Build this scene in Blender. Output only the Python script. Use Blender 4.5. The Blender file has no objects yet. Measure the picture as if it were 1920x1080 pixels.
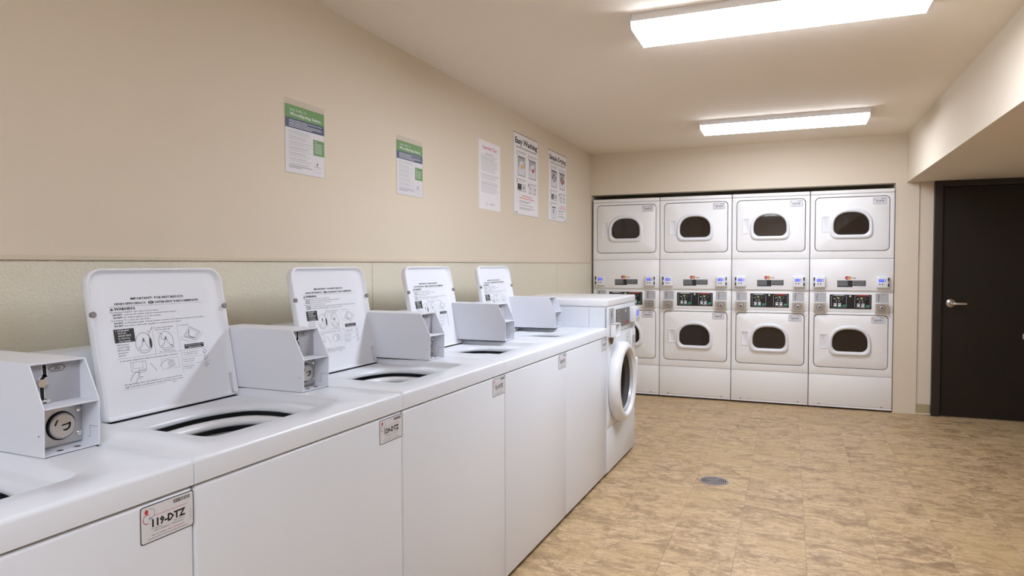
import bpy, bmesh, math, random
from mathutils import Vector, Matrix
C = bpy.context.scene.collection
S = bpy.context.scene
PI = math.pi
# ------------------------------------------------------------------ camera, world, exposure
CX, CZ, YAW, PITCH, ROLL, FPX = 1.9095, 1.3237, 0.3879, -0.0339, -0.0026, 1275.3
cam_d = bpy.data.cameras.new('camera'); cam = bpy.data.objects.new('camera', cam_d); C.objects.link(cam)
cam_d.sensor_width = 36; cam_d.lens = FPX * 36 / 1920; cam_d.clip_start = 0.05
fw = Vector((-math.sin(YAW) * math.cos(PITCH), math.cos(YAW) * math.cos(PITCH), math.sin(PITCH)))
rt = Vector((math.cos(YAW), math.sin(YAW), 0)); up = rt.cross(fw)
r2 = rt * math.cos(ROLL) + up * math.sin(ROLL); u2 = up * math.cos(ROLL) - rt * math.sin(ROLL)
cam.matrix_world = Matrix(((r2.x, u2.x, -fw.x, CX), (r2.y, u2.y, -fw.y, 0), (r2.z, u2.z, -fw.z, CZ), (0, 0, 0, 1)))
S.camera = cam
S.view_settings.view_transform = 'Standard'; S.view_settings.look = 'None'
S.view_settings.exposure = 1.48; S.view_settings.gamma = 1.0; S.view_settings.use_curve_mapping = False
w = bpy.data.worlds.new('world'); S.world = w; w.use_nodes = True
w.node_tree.nodes['Background'].inputs[0].default_value = (0.9, 0.93, 1, 1)
w.node_tree.nodes['Background'].inputs[1].default_value = 0.12
LAMP = 9.0           # emission of the fluorescent lenses
D, DW, H, XB, ZB = 6.8456, 6.8558, 2.4618, 2.8506, 2.0374
Y0, XR = -3.0, 4.7


# ------------------------------------------------------------------ materials
def mat(name, col, rough=0.5, metal=0.0, spec=0.5, bump=None, var=None, coat=0.0, emit=None):
    m = bpy.data.materials.new(name); m.use_nodes = True
    nt = m.node_tree; b = nt.nodes['Principled BSDF']
    b.inputs['Base Color'].default_value = (*col, 1); b.inputs['Roughness'].default_value = rough
    b.inputs['Metallic'].default_value = metal; b.inputs['Specular IOR Level'].default_value = spec
    b.inputs['Coat Weight'].default_value = coat
    if emit: b.inputs['Emission Color'].default_value = (*emit[0], 1); b.inputs['Emission Strength'].default_value = emit[1]
    if bump or var:
        tc = nt.nodes.new('ShaderNodeTexCoord'); mp = nt.nodes.new('ShaderNodeMapping')
        nt.links.new(tc.outputs['Object'], mp.inputs[0])
    if var:     # (scale, second colour, stretch)
        n = nt.nodes.new('ShaderNodeTexNoise'); n.inputs['Scale'].default_value = var[0]; n.inputs['Detail'].default_value = 5
        nt.links.new(mp.outputs[0], n.inputs['Vector'])
        mx = nt.nodes.new('ShaderNodeMix'); mx.data_type = 'RGBA'
        mx.inputs['A'].default_value = (*col, 1); mx.inputs['B'].default_value = (*var[1], 1)
        if len(var) > 2: mp.inputs['Scale'].default_value = var[2]
        nt.links.new(n.outputs['Fac'], mx.inputs['Factor']); nt.links.new(mx.outputs['Result'], b.inputs['Base Color'])
    if bump:    # (scale, strength, distance)
        n2 = nt.nodes.new('ShaderNodeTexNoise'); n2.inputs['Scale'].default_value = bump[0]; n2.inputs['Detail'].default_value = 3
        nt.links.new(tc.outputs['Object'], n2.inputs['Vector'])
        bp = nt.nodes.new('ShaderNodeBump'); bp.inputs['Strength'].default_value = bump[1]; bp.inputs['Distance'].default_value = bump[2]
        nt.links.new(n2.outputs['Fac'], bp.inputs['Height']); nt.links.new(bp.outputs[0], b.inputs['Normal'])
    return m


M = {}
M['wall'] = mat('wall_paint', (0.76, 0.66, 0.525), 0.75, spec=0.2, bump=(260, 0.25, 0.002), var=(1.2, (0.74, 0.64, 0.505)))
M['ceil'] = mat('ceiling_paint', (0.88, 0.785, 0.665), 0.85, spec=0.15, bump=(200, 0.2, 0.002))
M['wains'] = mat('pebbled_panel', (0.79, 0.73, 0.58), 0.42, spec=0.45, bump=(150, 0.9, 0.004), var=(3, (0.76, 0.70, 0.55)))
M['trim'] = mat('trim_strip', (0.68, 0.58, 0.44), 0.4)
M['base'] = mat('rubber_baseboard', (0.42, 0.34, 0.2), 0.5)
M['white'] = mat('white_enamel', (0.755, 0.785, 0.835), 0.28, spec=0.5, bump=(900, 0.03, 0.0005))
M['white2'] = mat('white_painted_steel', (0.77, 0.785, 0.84), 0.38, spec=0.45, bump=(1400, 0.06, 0.0005))
M['wdry'] = mat('dryer_enamel', (0.88, 0.865, 0.855), 0.3, spec=0.5)
M['plastic'] = mat('white_plastic', (0.80, 0.80, 0.82), 0.3)
M['meter'] = mat('shaded_meter_face', (0.42, 0.42, 0.46), 0.4)  # grey stands in for the shade at the back of the open case
M['cream'] = mat('cream_plastic', (0.74, 0.73, 0.70), 0.35)
M['inner'] = mat('lid_inner_enamel', (0.845, 0.86, 0.91), 0.3)
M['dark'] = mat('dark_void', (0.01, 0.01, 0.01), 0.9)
M['black'] = mat('black_print', (0.012, 0.012, 0.014), 0.45)
M['grey'] = mat('grey_print', (0.16, 0.16, 0.17), 0.5)
M['lgrey'] = mat('light_grey_print', (0.42, 0.42, 0.43), 0.5)
M['red'] = mat('red_print', (0.55, 0.03, 0.03), 0.5)
M['pink'] = mat('faded_red_print', (0.75, 0.28, 0.26), 0.5)
M['orange'] = mat('orange_print', (0.85, 0.36, 0.03), 0.5)
M['blue'] = mat('blue_print', (0.03, 0.07, 0.35), 0.5)
M['teal'] = mat('teal_print', (0.02, 0.35, 0.22), 0.5)
M['navy'] = mat('navy_print', (0.025, 0.05, 0.12), 0.5)
M['green'] = mat('green_print', (0.10, 0.28, 0.055), 0.5, var=(60, (0.14, 0.32, 0.07)))
M['paper'] = mat('paper', (0.86, 0.83, 0.84), 0.5)
M['silverlabel'] = mat('silver_label', (0.71, 0.72, 0.75), 0.4)
M['wtext'] = mat('white_print', (0.82, 0.82, 0.82), 0.5)
M['screen'] = mat('blue_screen', (0.05, 0.08, 0.6), 0.3, emit=((0.06, 0.10, 0.8), 0.28))
M['digits'] = mat('yellow_green_digits', (0.4, 0.5, 0.1), 0.3, emit=((0.55, 0.75, 0.15), 0.6))
M['steel'] = mat('brushed_steel', (0.55, 0.53, 0.51), 0.35, metal=0.9, bump=(300, 0.2, 0.001))
M['chrome'] = mat('chrome', (0.8, 0.8, 0.8), 0.12, metal=1.0)
M['nickel'] = mat('satin_nickel', (0.62, 0.58, 0.54), 0.28, metal=0.95)
M['brass'] = mat('worn_brass_steel', (0.50, 0.44, 0.36), 0.4, metal=0.7, bump=(400, 0.3, 0.001))
M['gplate'] = mat('grey_coin_plate', (0.50, 0.50, 0.52), 0.4, metal=0.3)
M['bolt'] = mat('grey_rubber_bumper', (0.27, 0.24, 0.24), 0.6)
M['panelgrey'] = mat('dark_grey_control_panel', (0.13, 0.115, 0.11), 0.35)
M['panelblack'] = mat('black_control_panel', (0.012, 0.013, 0.015), 0.22)
M['drum'] = mat('galvanised_drum', (0.42, 0.38, 0.33), 0.4, metal=0.6)
M['sdrum'] = mat('stainless_drum', (0.32, 0.31, 0.30), 0.18, metal=1.0)
M['basket'] = mat('grey_enamel_basket', (0.22, 0.22, 0.23), 0.4)
M['rust'] = mat('rusty_bracket', (0.35, 0.22, 0.12), 0.6, metal=0.5, var=(80, (0.12, 0.07, 0.04)))
M['door'] = mat('dark_brown_door', (0.014, 0.0095, 0.0065), 0.45, spec=0.3, var=(4, (0.018, 0.0125, 0.008), (12, 12, 0.6)))
M['doorframe'] = mat('dark_brown_frame', (0.02, 0.012, 0.01), 0.4)
M['drain'] = mat('grey_drain_plastic', (0.30, 0.26, 0.25), 0.4, metal=0.2)
M['tabletop'] = mat('grey_laminate', (0.45, 0.43, 0.43), 0.4)
M['tubfx'] = mat('fixture_housing', (0.8, 0.78, 0.78), 0.4)


def glass_mat(name, tint, fac):
    m = bpy.data.materials.new(name); m.use_nodes = True; nt = m.node_tree
    for n in list(nt.nodes): nt.nodes.remove(n)
    o = nt.nodes.new('ShaderNodeOutputMaterial'); t = nt.nodes.new('ShaderNodeBsdfTransparent'); g = nt.nodes.new('ShaderNodeBsdfPrincipled')
    t.inputs[0].default_value = (*tint, 1)
    g.inputs['Base Color'].default_value = (0.05, 0.038, 0.03, 1); g.inputs['Roughness'].default_value = 0.03
    g.inputs['Specular IOR Level'].default_value = 0.9
    mx = nt.nodes.new('ShaderNodeMixShader'); mx.inputs[0].default_value = fac
    nt.links.new(t.outputs[0], mx.inputs[1]); nt.links.new(g.outputs[0], mx.inputs[2]); nt.links.new(mx.outputs[0], o.inputs[0])
    return m


M['glass'] = glass_mat('smoked_dryer_glass', (0.62, 0.52, 0.42), 0.45)
M['dglass'] = glass_mat('clear_dark_glass', (0.45, 0.44, 0.42), 0.3)
M['dglass'].node_tree.nodes['Principled BSDF'].inputs['Specular IOR Level'].default_value = 0.5
M['sleeve'] = glass_mat('clear_sleeve', (0.97, 0.97, 0.97), 0.0)
sl = M['sleeve'].node_tree
sl.nodes['Mix Shader'].inputs[0].default_value = 0.045
sl.nodes['Principled BSDF'].inputs['Base Color'].default_value = (0.75, 0.72, 0.68, 1)
sl.nodes['Principled BSDF'].inputs['Roughness'].default_value = 0.25

# lens of the ceiling fixtures: a lamp
m = bpy.data.materials.new('lit_acrylic_lens'); m.use_nodes = True
b_ = m.node_tree.nodes['Principled BSDF']
b_.inputs['Base Color'].default_value = (0.9, 0.9, 0.9, 1); b_.inputs['Emission Color'].default_value = (0.885, 0.965, 1.12, 1)
b_.inputs['Emission Strength'].default_value = LAMP
M['lens'] = m


def floor_material():
    m = bpy.data.materials.new('mottled_vinyl_tile'); m.use_nodes = True; nt = m.node_tree; N = nt.nodes; L = nt.links
    b = N['Principled BSDF']; b.inputs['Roughness'].default_value = 0.42; b.inputs['Specular IOR Level'].default_value = 0.35
    geo = N.new('ShaderNodeNewGeometry'); oi = N.new('ShaderNodeObjectInfo')
    sc = N.new('ShaderNodeVectorMath'); sc.operation = 'SCALE'
    cmb = N.new('ShaderNodeCombineXYZ'); L.new(oi.outputs['Random'], cmb.inputs[0]); L.new(oi.outputs['Random'], cmb.inputs[1]); L.new(oi.outputs['Random'], cmb.inputs[2])
    L.new(cmb.outputs[0], sc.inputs[0]); sc.inputs['Scale'].default_value = 37.0
    add = N.new('ShaderNodeVectorMath'); L.new(geo.outputs['Position'], add.inputs[0]); L.new(sc.outputs[0], add.inputs[1])

    def noise(scale, stretch, detail=6, dist=0.0, rough=0.6, vec=None):
        mp = N.new('ShaderNodeMapping'); mp.inputs['Scale'].default_value = stretch; mp.inputs['Rotation'].default_value = (0, 0, 0.12)
        L.new((vec or add).outputs[0], mp.inputs[0])
        n = N.new('ShaderNodeTexNoise'); n.inputs['Scale'].default_value = scale; n.inputs['Detail'].default_value = detail
        n.inputs['Distortion'].default_value = dist; n.inputs['Roughness'].default_value = rough
        L.new(mp.outputs[0], n.inputs['Vector']); return n

    def ramp(src, pts):
        r = N.new('ShaderNodeValToRGB'); L.new(src.outputs['Fac'], r.inputs[0])
        while len(r.color_ramp.elements) < len(pts): r.color_ramp.elements.new(0.5)
        for e, (p, c) in zip(r.color_ramp.elements, pts): e.position = p; e.color = (*c, 1)
        return r

    def mix(a, b2, f, mode='MIX'):
        x = N.new('ShaderNodeMix'); x.data_type = 'RGBA'; x.blend_type = mode
        L.new(a.outputs[0] if a.bl_idname != 'ShaderNodeMix' else a.outputs['Result'], x.inputs['A'])
        L.new(b2.outputs[0] if b2.bl_idname != 'ShaderNodeMix' else b2.outputs['Result'], x.inputs['B'])
        if isinstance(f, float): x.inputs['Factor'].default_value = f
        else: L.new(f.outputs[0], x.inputs['Factor'])
        return x
    base = ramp(noise(3.2, (1, 1.5, 1), 6, 0.6), [(0.3, (0.410, 0.270, 0.150)), (0.5, (0.570, 0.393, 0.228)), (0.7, (0.650, 0.464, 0.280))])
    streak = ramp(noise(17, (0.6, 1.9, 1), 9, 1.4, 0.74), [(0.36, (0.33, 0.215, 0.112)), (0.48, (0.53, 0.365, 0.20)), (0.60, (0.69, 0.51, 0.305))])
    c = mix(base, streak, 0.72)
    patch = ramp(noise(6.5, (0.9, 1.5, 1), 8, 1.0, 0.74), [(0.47, (0, 0, 0)), (0.60, (0.85, 0.85, 0.85))])
    brown = N.new('ShaderNodeRGB'); brown.outputs[0].default_value = (0.285, 0.18, 0.095, 1)
    c = mix(c, brown, patch)
    fine = ramp(noise(55, (0.5, 1.9, 1), 8, 1.8, 0.75), [(0.34, (0.5, 0.48, 0.45)), (0.46, (0.95, 0.95, 0.95)), (0.62, (1.13, 1.13, 1.13))])
    c = mix(c, fine, 0.8, 'MULTIPLY')
    vein = ramp(noise(9, (0.7, 1.7, 1), 10, 1.9, 0.7), [(0.478, (1, 1, 1)), (0.497, (0.38, 0.33, 0.27)), (0.516, (1, 1, 1))])
    c = mix(c, vein, 0.9, 'MULTIPLY')
    lite = ramp(noise(11, (0.7, 1.7, 1), 10, 1.5, 0.7), [(0.50, (1, 1, 1)), (0.515, (1.25, 1.25, 1.22)), (0.53, (1, 1, 1))])
    c = mix(c, lite, 0.8, 'MULTIPLY')
    gold = ramp(noise(2.0, (1, 1, 1), 3, 0.5), [(0.42, (0, 0, 0)), (0.72, (0.5, 0.5, 0.5))])
    g = N.new('ShaderNodeRGB'); g.outputs[0].default_value = (0.50, 0.35, 0.16, 1)
    c = mix(c, g, gold)
    L.new(c.outputs['Result'], b.inputs['Base Color'])
    bp = N.new('ShaderNodeBump'); bp.inputs['Strength'].default_value = 0.15; bp.inputs['Distance'].default_value = 0.002
    L.new(noise(60, (0.6, 2, 1), 4).outputs['Fac'], bp.inputs['Height']); L.new(bp.outputs[0], b.inputs['Normal'])
    return m


M['tile'] = floor_material()


# ------------------------------------------------------------------ mesh helpers
def obj(name, bm, mats, parent=None, loc=None, smooth=None):
    me = bpy.data.meshes.new(name)
    if isinstance(bm, bmesh.types.BMesh):
        bm.normal_update()
        bm.to_mesh(me); bm.free()
    else: me = bm
    for mm in (mats if isinstance(mats, (list, tuple)) else [mats]): me.materials.append(mm)
    if smooth:
        for p in me.polygons: p.use_smooth = True
        me.set_sharp_from_angle(angle=math.radians(smooth))
    o = bpy.data.objects.new(name, me); C.objects.link(o)
    if parent: o.parent = parent
    if loc: o.location = loc
    return o


def bx(bm, x0, x1, y0, y1, z0, z1, bev=0.0, seg=2):
    r = bmesh.ops.create_cube(bm, size=1.0)
    vs = r['verts']
    for v in vs: v.co = Vector(((x0 + x1) / 2 + v.co.x * (x1 - x0), (y0 + y1) / 2 + v.co.y * (y1 - y0), (z0 + z1) / 2 + v.co.z * (z1 - z0)))
    if bev > 0:
        es = list({e for v in vs for e in v.link_edges})
        bmesh.ops.bevel(bm, geom=es, offset=bev, segments=seg, profile=0.5, affect='EDGES')
    return bm


def box(*a, **k): return bx(bmesh.new(), *a, **k)


def loft(bm, rings, closed=True, cap0=False, cap1=False):
    R = [[bm.verts.new(p) for p in r] for r in rings]
    n = len(R[0])
    for a, b in zip(R, R[1:]):
        for i in range(n if closed else n - 1):
            j = (i + 1) % n
            try: bm.faces.new((a[i], a[j], b[j], b[i]))
            except ValueError: pass
    if cap0: bm.faces.new(R[0][::-1])
    if cap1: bm.faces.new(R[-1])
    return R


def poly_prism(bm, pts, axis, a, b):
    """extrude a polygon given in the other two axes along AXIS from a to b"""
    def P(p, t): return {'x': (t, p[0], p[1]), 'y': (p[0], t, p[1]), 'z': (p[0], p[1], t)}[axis]
    loft(bm, [[P(p, a) for p in pts], [P(p, b) for p in pts]], cap0=True, cap1=True)
    bmesh.ops.recalc_face_normals(bm, faces=bm.faces)
    return bm


def cyl(bm, c, r, h, axis='y', n=24, r2=None):
    r2 = r if r2 is None else r2
    def P(k, t, q):
        x, z = math.cos(k) * q, math.sin(k) * q
        return {'y': (c[0] + x, c[1] + t, c[2] + z), 'z': (c[0] + x, c[1] + z, c[2] + t), 'x': (c[0] + t, c[1] + x, c[2] + z)}[axis]
    A = [2 * PI * i / n for i in range(n)]
    loft(bm, [[P(k, 0, r) for k in A], [P(k, h, r2) for k in A]], cap0=True, cap1=True)
    return bm


def lathe(bm, c, prof, axis='y', n=40, sx=1.0, sz=1.0):
    def P(k, t, q):
        x, z = math.cos(k) * q * sx, math.sin(k) * q * sz
        return {'y': (c[0] + x, c[1] + t, c[2] + z), 'z': (c[0] + x, c[1] + z, c[2] + t)}[axis]
    A = [2 * PI * i / n for i in range(n)]
    loft(bm, [[P(k, t, q) for k in A] for t, q in prof])
    return bm


def rrect(x0, x1, z0, z1, r, n=6):
    """rounded rectangle, r is one radius or (bl, br, tr, tl)"""
    rs = r if isinstance(r, (tuple, list)) else (r,) * 4
    out = []
    for (cx, cz, a0, q) in ((x0 + rs[0], z0 + rs[0], PI, rs[0]), (x1 - rs[1], z0 + rs[1], 1.5 * PI, rs[1]), (x1 - rs[2], z1 - rs[2], 0, rs[2]), (x0 + rs[3], z1 - rs[3], 0.5 * PI, rs[3])):
        for i in range(n + 1):
            a = a0 + 0.5 * PI * i / n
            out.append((cx + math.cos(a) * q, cz + math.sin(a) * q))
    return out


def radial(poly, c, angs):
    """distance from c to the closed polygon along each angle -> points"""
    out = []
    n = len(poly)
    for a in angs:
        dx, dy = math.cos(a), math.sin(a); best = None
        for i in range(n):
            x1, y1 = poly[i][0] - c[0], poly[i][1] - c[1]; x2, y2 = poly[(i + 1) % n][0] - c[0], poly[(i + 1) % n][1] - c[1]
            ex, ey = x2 - x1, y2 - y1; den = dx * ey - dy * ex
            if abs(den) < 1e-12: continue
            t = (x1 * ey - y1 * ex) / den; s = (x1 * dy - y1 * dx) / den
            if t > 0 and -1e-9 <= s <= 1 + 1e-9 and (best is None or t > best): best = t
        out.append((c[0] + dx * best, c[1] + dy * best))
    return out


def catmull(pts, k=5):
    out = []; n = len(pts)
    for i in range(n):
        p0, p1, p2, p3 = (pts[(i + j - 1) % n] for j in range(4))
        for s in range(k):
            t = s / k
            out.append(tuple(0.5 * (2 * p1[a] + (p2[a] - p0[a]) * t + (2 * p0[a] - 5 * p1[a] + 4 * p2[a] - p3[a]) * t * t + (3 * p1[a] - p0[a] - 3 * p2[a] + p3[a]) * t ** 3) for a in (0, 1)))
    return out


def empty(name, loc=(0, 0, 0), rz=0.0):
    o = bpy.data.objects.new(name, None); C.objects.link(o); o.location = loc; o.rotation_euler = (0, 0, rz); o.empty_display_size = 0.1
    return o


def tag(o, label=None, cat=None, group=None, kind=None):
    for k, v in (('label', label), ('category', cat), ('group', group), ('kind', kind)):
        if v: o[k] = v
    return o


# ------------------------------------------------------------------ printing on surfaces
_G = {}


def glyphs(s, bold=0.0, res=1):
    k = (s, bold)
    if k not in _G:
        cu = bpy.data.curves.new('t', 'FONT'); cu.body = s; cu.resolution_u = res; cu.offset = bold
        o = bpy.data.objects.new('t', cu)
        me = bpy.data.meshes.new_from_object(o)
        vs = [(v.co.x, v.co.y) for v in me.vertices]; fs = [tuple(p.vertices) for p in me.polygons]
        w_ = (max(v[0] for v in vs) if vs else 0)
        _G[k] = (vs, fs, w_)
        bpy.data.objects.remove(o); bpy.data.curves.remove(cu); bpy.data.meshes.remove(me)
    return _G[k]


class Print:
    """flat print in a 2-D frame; every item gets a material and a small layer height"""
    def __init__(s): s.v = []; s.f = []; s.m = []; s.mats = []

    def _mi(s, m):
        if m not in s.mats: s.mats.append(m)
        return s.mats.index(m)

    def add(s, vs, fs, m, lay):
        o = len(s.v); mi = s._mi(m)
        s.v += [(x, y, lay) for x, y in vs]
        for f in fs: s.f.append(tuple(i + o for i in f)); s.m.append(mi)

    def rect(s, x0, y0, x1, y1, m, lay=1): s.add([(x0, y0), (x1, y0), (x1, y1), (x0, y1)], [(0, 1, 2, 3)], m, lay)

    def poly(s, pts, m, lay=1): s.add(pts, [tuple(range(len(pts)))], m, lay)

    def line(s, pts, t, m, lay=2, closed=False):
        n = len(pts)
        for i in range(n if closed else n - 1):
            (ax, ay), (bx_, by) = pts[i], pts[(i + 1) % n]
            d = math.hypot(bx_ - ax, by - ay) or 1e-9; nx, ny = -(by - ay) / d * t / 2, (bx_ - ax) / d * t / 2
            ex, ey = (bx_ - ax) / d * t * 0.3, (by - ay) / d * t * 0.3
            s.add([(ax - nx - ex, ay - ny - ey), (bx_ - nx + ex, by - ny + ey), (bx_ + nx + ex, by + ny + ey), (ax + nx - ex, ay + ny - ey)], [(0, 1, 2, 3)], m, lay)

    def ell(s, cx, cy, rx, ry, m, lay=1, n=16): s.poly([(cx + math.cos(2 * PI * i / n) * rx, cy + math.sin(2 * PI * i / n) * ry) for i in range(n)], m, lay)

    def arc(s, cx, cy, rx, ry, a0, a1, t, m, lay=2, n=12): s.line([(cx + math.cos(a0 + (a1 - a0) * i / n) * rx, cy + math.sin(a0 + (a1 - a0) * i / n) * ry) for i in range(n + 1)], t, m, lay)

    def text(s, st, x, y, h, m, lay=2, al='l', wd=None, bold=0.0):
        """h = height of a capital; wd = width to fit"""
        vs, fs, w0 = glyphs(st, bold); sc = h / 0.70; sx = sc if wd is None else wd / w0
        ox = x - {'l': 0, 'c': 0.5, 'r': 1}[al] * w0 * sx
        s.add([(ox + a * sx, y + b * sc) for a, b in vs], fs, m, lay)

    def words(s, x0, x1, y, h, m, rnd, lay=2, fill=1.0):
        """a line of print too small to read: short bars"""
        x = x0; end = x0 + (x1 - x0) * fill
        while x < end:
            w_ = h * rnd.uniform(1.5, 5)
            s.rect(x, y, min(x + w_, end), y + h, m, lay); x += w_ + h * 0.7

    def build(s, name, parent, O, X, Y, step=0.0002):
        O, X, Y = Vector(O), Vector(X).normalized(), Vector(Y).normalized(); N = X.cross(Y)
        me = bpy.data.meshes.new(name)
        me.from_pydata([tuple(O + X * x + Y * y + N * (l * step)) for x, y, l in s.v], [], s.f)
        for mm in s.mats: me.materials.append(mm)
        me.polygons.foreach_set('material_index', s.m); me.update()
        o = bpy.data.objects.new(name, me); C.objects.link(o)
        if parent: o.parent = parent
        return o


# ------------------------------------------------------------------ the room
def struct(o): o['kind'] = 'structure'; return o


def quadbox(name, m, *a, parent=None, **k):
    return struct(obj(name, box(*a, **k), m, parent))


floor = quadbox('floor', mat('floor_bed', (0.10, 0.075, 0.05), 0.8), -0.2, XR, Y0, DW + 0.9, -0.12, -0.003)
TP = 0.3012
tm = bpy.data.meshes.new('tile'); bm = bmesh.new(); g_ = 0.0005
bx(bm, g_, TP - g_, g_, TP - g_, -0.003, 0.0)
bm.to_mesh(tm); bm.free(); tm.materials.append(M['tile'])
rest = bmesh.new(); count = 0
for i in range(-6, 11):
    for j in range(-23, 12):
        x = 1.388 + i * TP; y = 3.783 + j * TP
        if x + TP < 0.0 or x > XR or y + TP < Y0 or y > DW: continue
        vis = x > 0.55 and y > 1.9 and x < 1.95 + 0.29 * (y + TP)
        if vis and count < 290:
            t = bpy.data.objects.new('tile', tm); C.objects.link(t); t.parent = floor
            t.location = (x, y, random.Random(i * 91 + j).uniform(-0.0002, 0.0))
            count += 1
            if y + TP > DW: t.scale = (1, (DW + 0.02 - y) / TP, 1)
        else:
            bx(rest, x + g_, min(x + TP - g_, XR), max(y + g_, Y0), min(y + TP - g_, DW), -0.003, 0)
ro = obj('tile_field', rest, M['tile'], floor); ro['kind'] = 'stuff'

wl = quadbox('wall_left', M['wall'], -0.2, 0.0, Y0, DW + 0.9, 0, H + 0.1)
quadbox('ceiling', M['ceil'], -0.2, XR, Y0, DW + 0.9, H, H + 0.15)
# dropped soffit on the right
sf = quadbox('trim_1', M['wall'], XB, XR, Y0, DW, ZB, H); sf['label'] = 'dropped soffit along the right side'
bm = bmesh.new()      # wall round the dryer alcove
XP, XO = 2.948, 2.7659
bx(bm, 0.0, XO, DW, DW + 0.12, 2.0389, H)
bx(bm, XO, XP, DW, DW + 0.85, 0, H)
wb = struct(obj('wall_back', bm, M['wall']))
quadbox('wall_alcove', M['wall'], 0.0, XO, DW + 0.83, DW + 0.88, 0, H, parent=wb)
DR = DW + 0.012
quadbox('wall_panel', M['wall'], XP, XR, DR, DR + 0.15, 0, ZB + 0.1, parent=wb)
quadbox('wall_right', M['wall'], XR, XR + 0.15, Y0, DW + 0.9, 0, H + 0.1)
quadbox('wall_front', M['wall'], -0.2, XR, Y0 - 0.15, Y0, 0, H + 0.1)
# wainscot panels and their cap strip
wn = 0
for a, b in ((Y0, 0.0), (0.0, 2.846), (2.846, 5.723), (5.723, DW)):
    o = obj('wainscot_panel', box(0.0, 0.0035, a + 0.0012, b - 0.0012, 0.0, 1.3405), M['wains'], wl)
struct(obj('trim_2', box(0.0, 0.011, Y0, DW, 1.3405, 1.3545, bev=0.002), M['trim']))['label'] = 'cap strip over the wainscot panels'
for yy in (2.846, 5.723):
    obj('panel_joint_strip', box(0.0, 0.005, yy - 0.004, yy + 0.004, 0.0, 1.3405, bev=0.001), M['trim'], wl)
struct(obj('baseboard_back', box(XP, 3.058, DR - 0.008, DR, 0.004, 0.092, bev=0.003), M['base']))
obj('shoe_strip', box(XP, 3.06, DR - 0.02, DR, 0, 0.012, bev=0.004), M['trim'], bpy.data.objects['baseboard_back'])

# door on the right of the back wall
d1 = empty('door_1', (3.059, DR, 0)); d1['kind'] = 'structure'
bm = bmesh.new()
bx(bm, 0, 0.062, -0.045, 0.05, 0, 2.036, bev=0.003); bx(bm, 0.062, 1.05, -0.045, 0.05, 1.985, 2.036, bev=0.003); bx(bm, 1.05, 1.11, -0.045, 0.05, 0, 2.036, bev=0.003)
bx(bm, 0.062, 0.072, -0.018, 0.05, 0, 1.985)
obj('door_frame', bm, M['doorframe'], d1)
obj('door_slab', box(0.074, 1.046, -0.022, 0.02, 0.006, 1.983, bev=0.002), M['door'], d1)
lv = obj('door_handle', lathe(bmesh.new(), (0.135, -0.022, 0.985), [(0, 0.0), (0, 0.036), (-0.006, 0.037), (-0.012, 0.033), (-0.017, 0.018), (-0.045, 0.013), (-0.058, 0.012), (-0.06, 0.0)], n=28), M['nickel'], d1, smooth=40)
bm = bmesh.new(); bx(bm, 0.135, 0.245, -0.082, -0.066, 0.972, 0.993, bev=0.005); obj('lever', bm, M['nickel'], lv, smooth=40)
cyl(bm := bmesh.new(), (0.135, -0.088, 0.985), 0.008, 0.008, n=12); obj('keyhole_cylinder', bm, M['steel'], lv)


# ------------------------------------------------------------------ ceiling lights
def ceiling_light(x0, x1, y0, y1, label, k=1.0):
    lens = M['lens'].copy(); lens.node_tree.nodes['Principled BSDF'].inputs['Emission Strength'].default_value = LAMP * k
    t = empty('ceiling_light', ((x0 + x1) / 2, (y0 + y1) / 2, H)); w2, d2 = (x1 - x0) / 2, (y1 - y0) / 2
    tag(t, label, 'light', 'fluorescent ceiling lights')
    obj('housing', box(-w2 + 0.004, w2 - 0.004, -d2, d2, -0.036, 0.0, bev=0.001), M['tubfx'], t)
    prof = [(-d2, -0.0365), (-d2 + 0.022, -0.062), (d2 - 0.022, -0.062), (d2, -0.0365)]
    bm = bmesh.new(); poly_prism(bm, prof, 'x', -w2 + 0.006, w2 - 0.006)
    obj('lens', bm, lens, t)
    pe = [(-d2 - 0.002, 0), (-d2 - 0.002, -0.036), (-d2 + 0.020, -0.065), (d2 - 0.020, -0.065), (d2 + 0.002, -0.036), (d2 + 0.002, 0)]
    for s in (-1, 1):
        bm = bmesh.new(); poly_prism(bm, pe, 'x', s * w2 - 0.003, s * w2 + 0.003); obj('end_cap', bm, M['tubfx'], t)
    return t


ceiling_light(1.225, 2.44, 3.10, 3.43, 'near fluorescent ceiling light, cut off by the top edge of the picture', 1.5)
ceiling_light(1.235, 2.44, 5.60, 5.94, 'far fluorescent ceiling light in front of the stacked dryers', 0.92)
ceiling_light(1.23, 2.44, -0.40, -0.07, 'added fluorescent ceiling light above the camera, outside the picture', 1.0)  # unseen fixture, added to brighten the room
ceiling_light(1.23, 2.44, -2.4, -2.07, 'added fluorescent ceiling light behind the camera, outside the picture')  # second unseen fixture, also added for overall brightness

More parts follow.
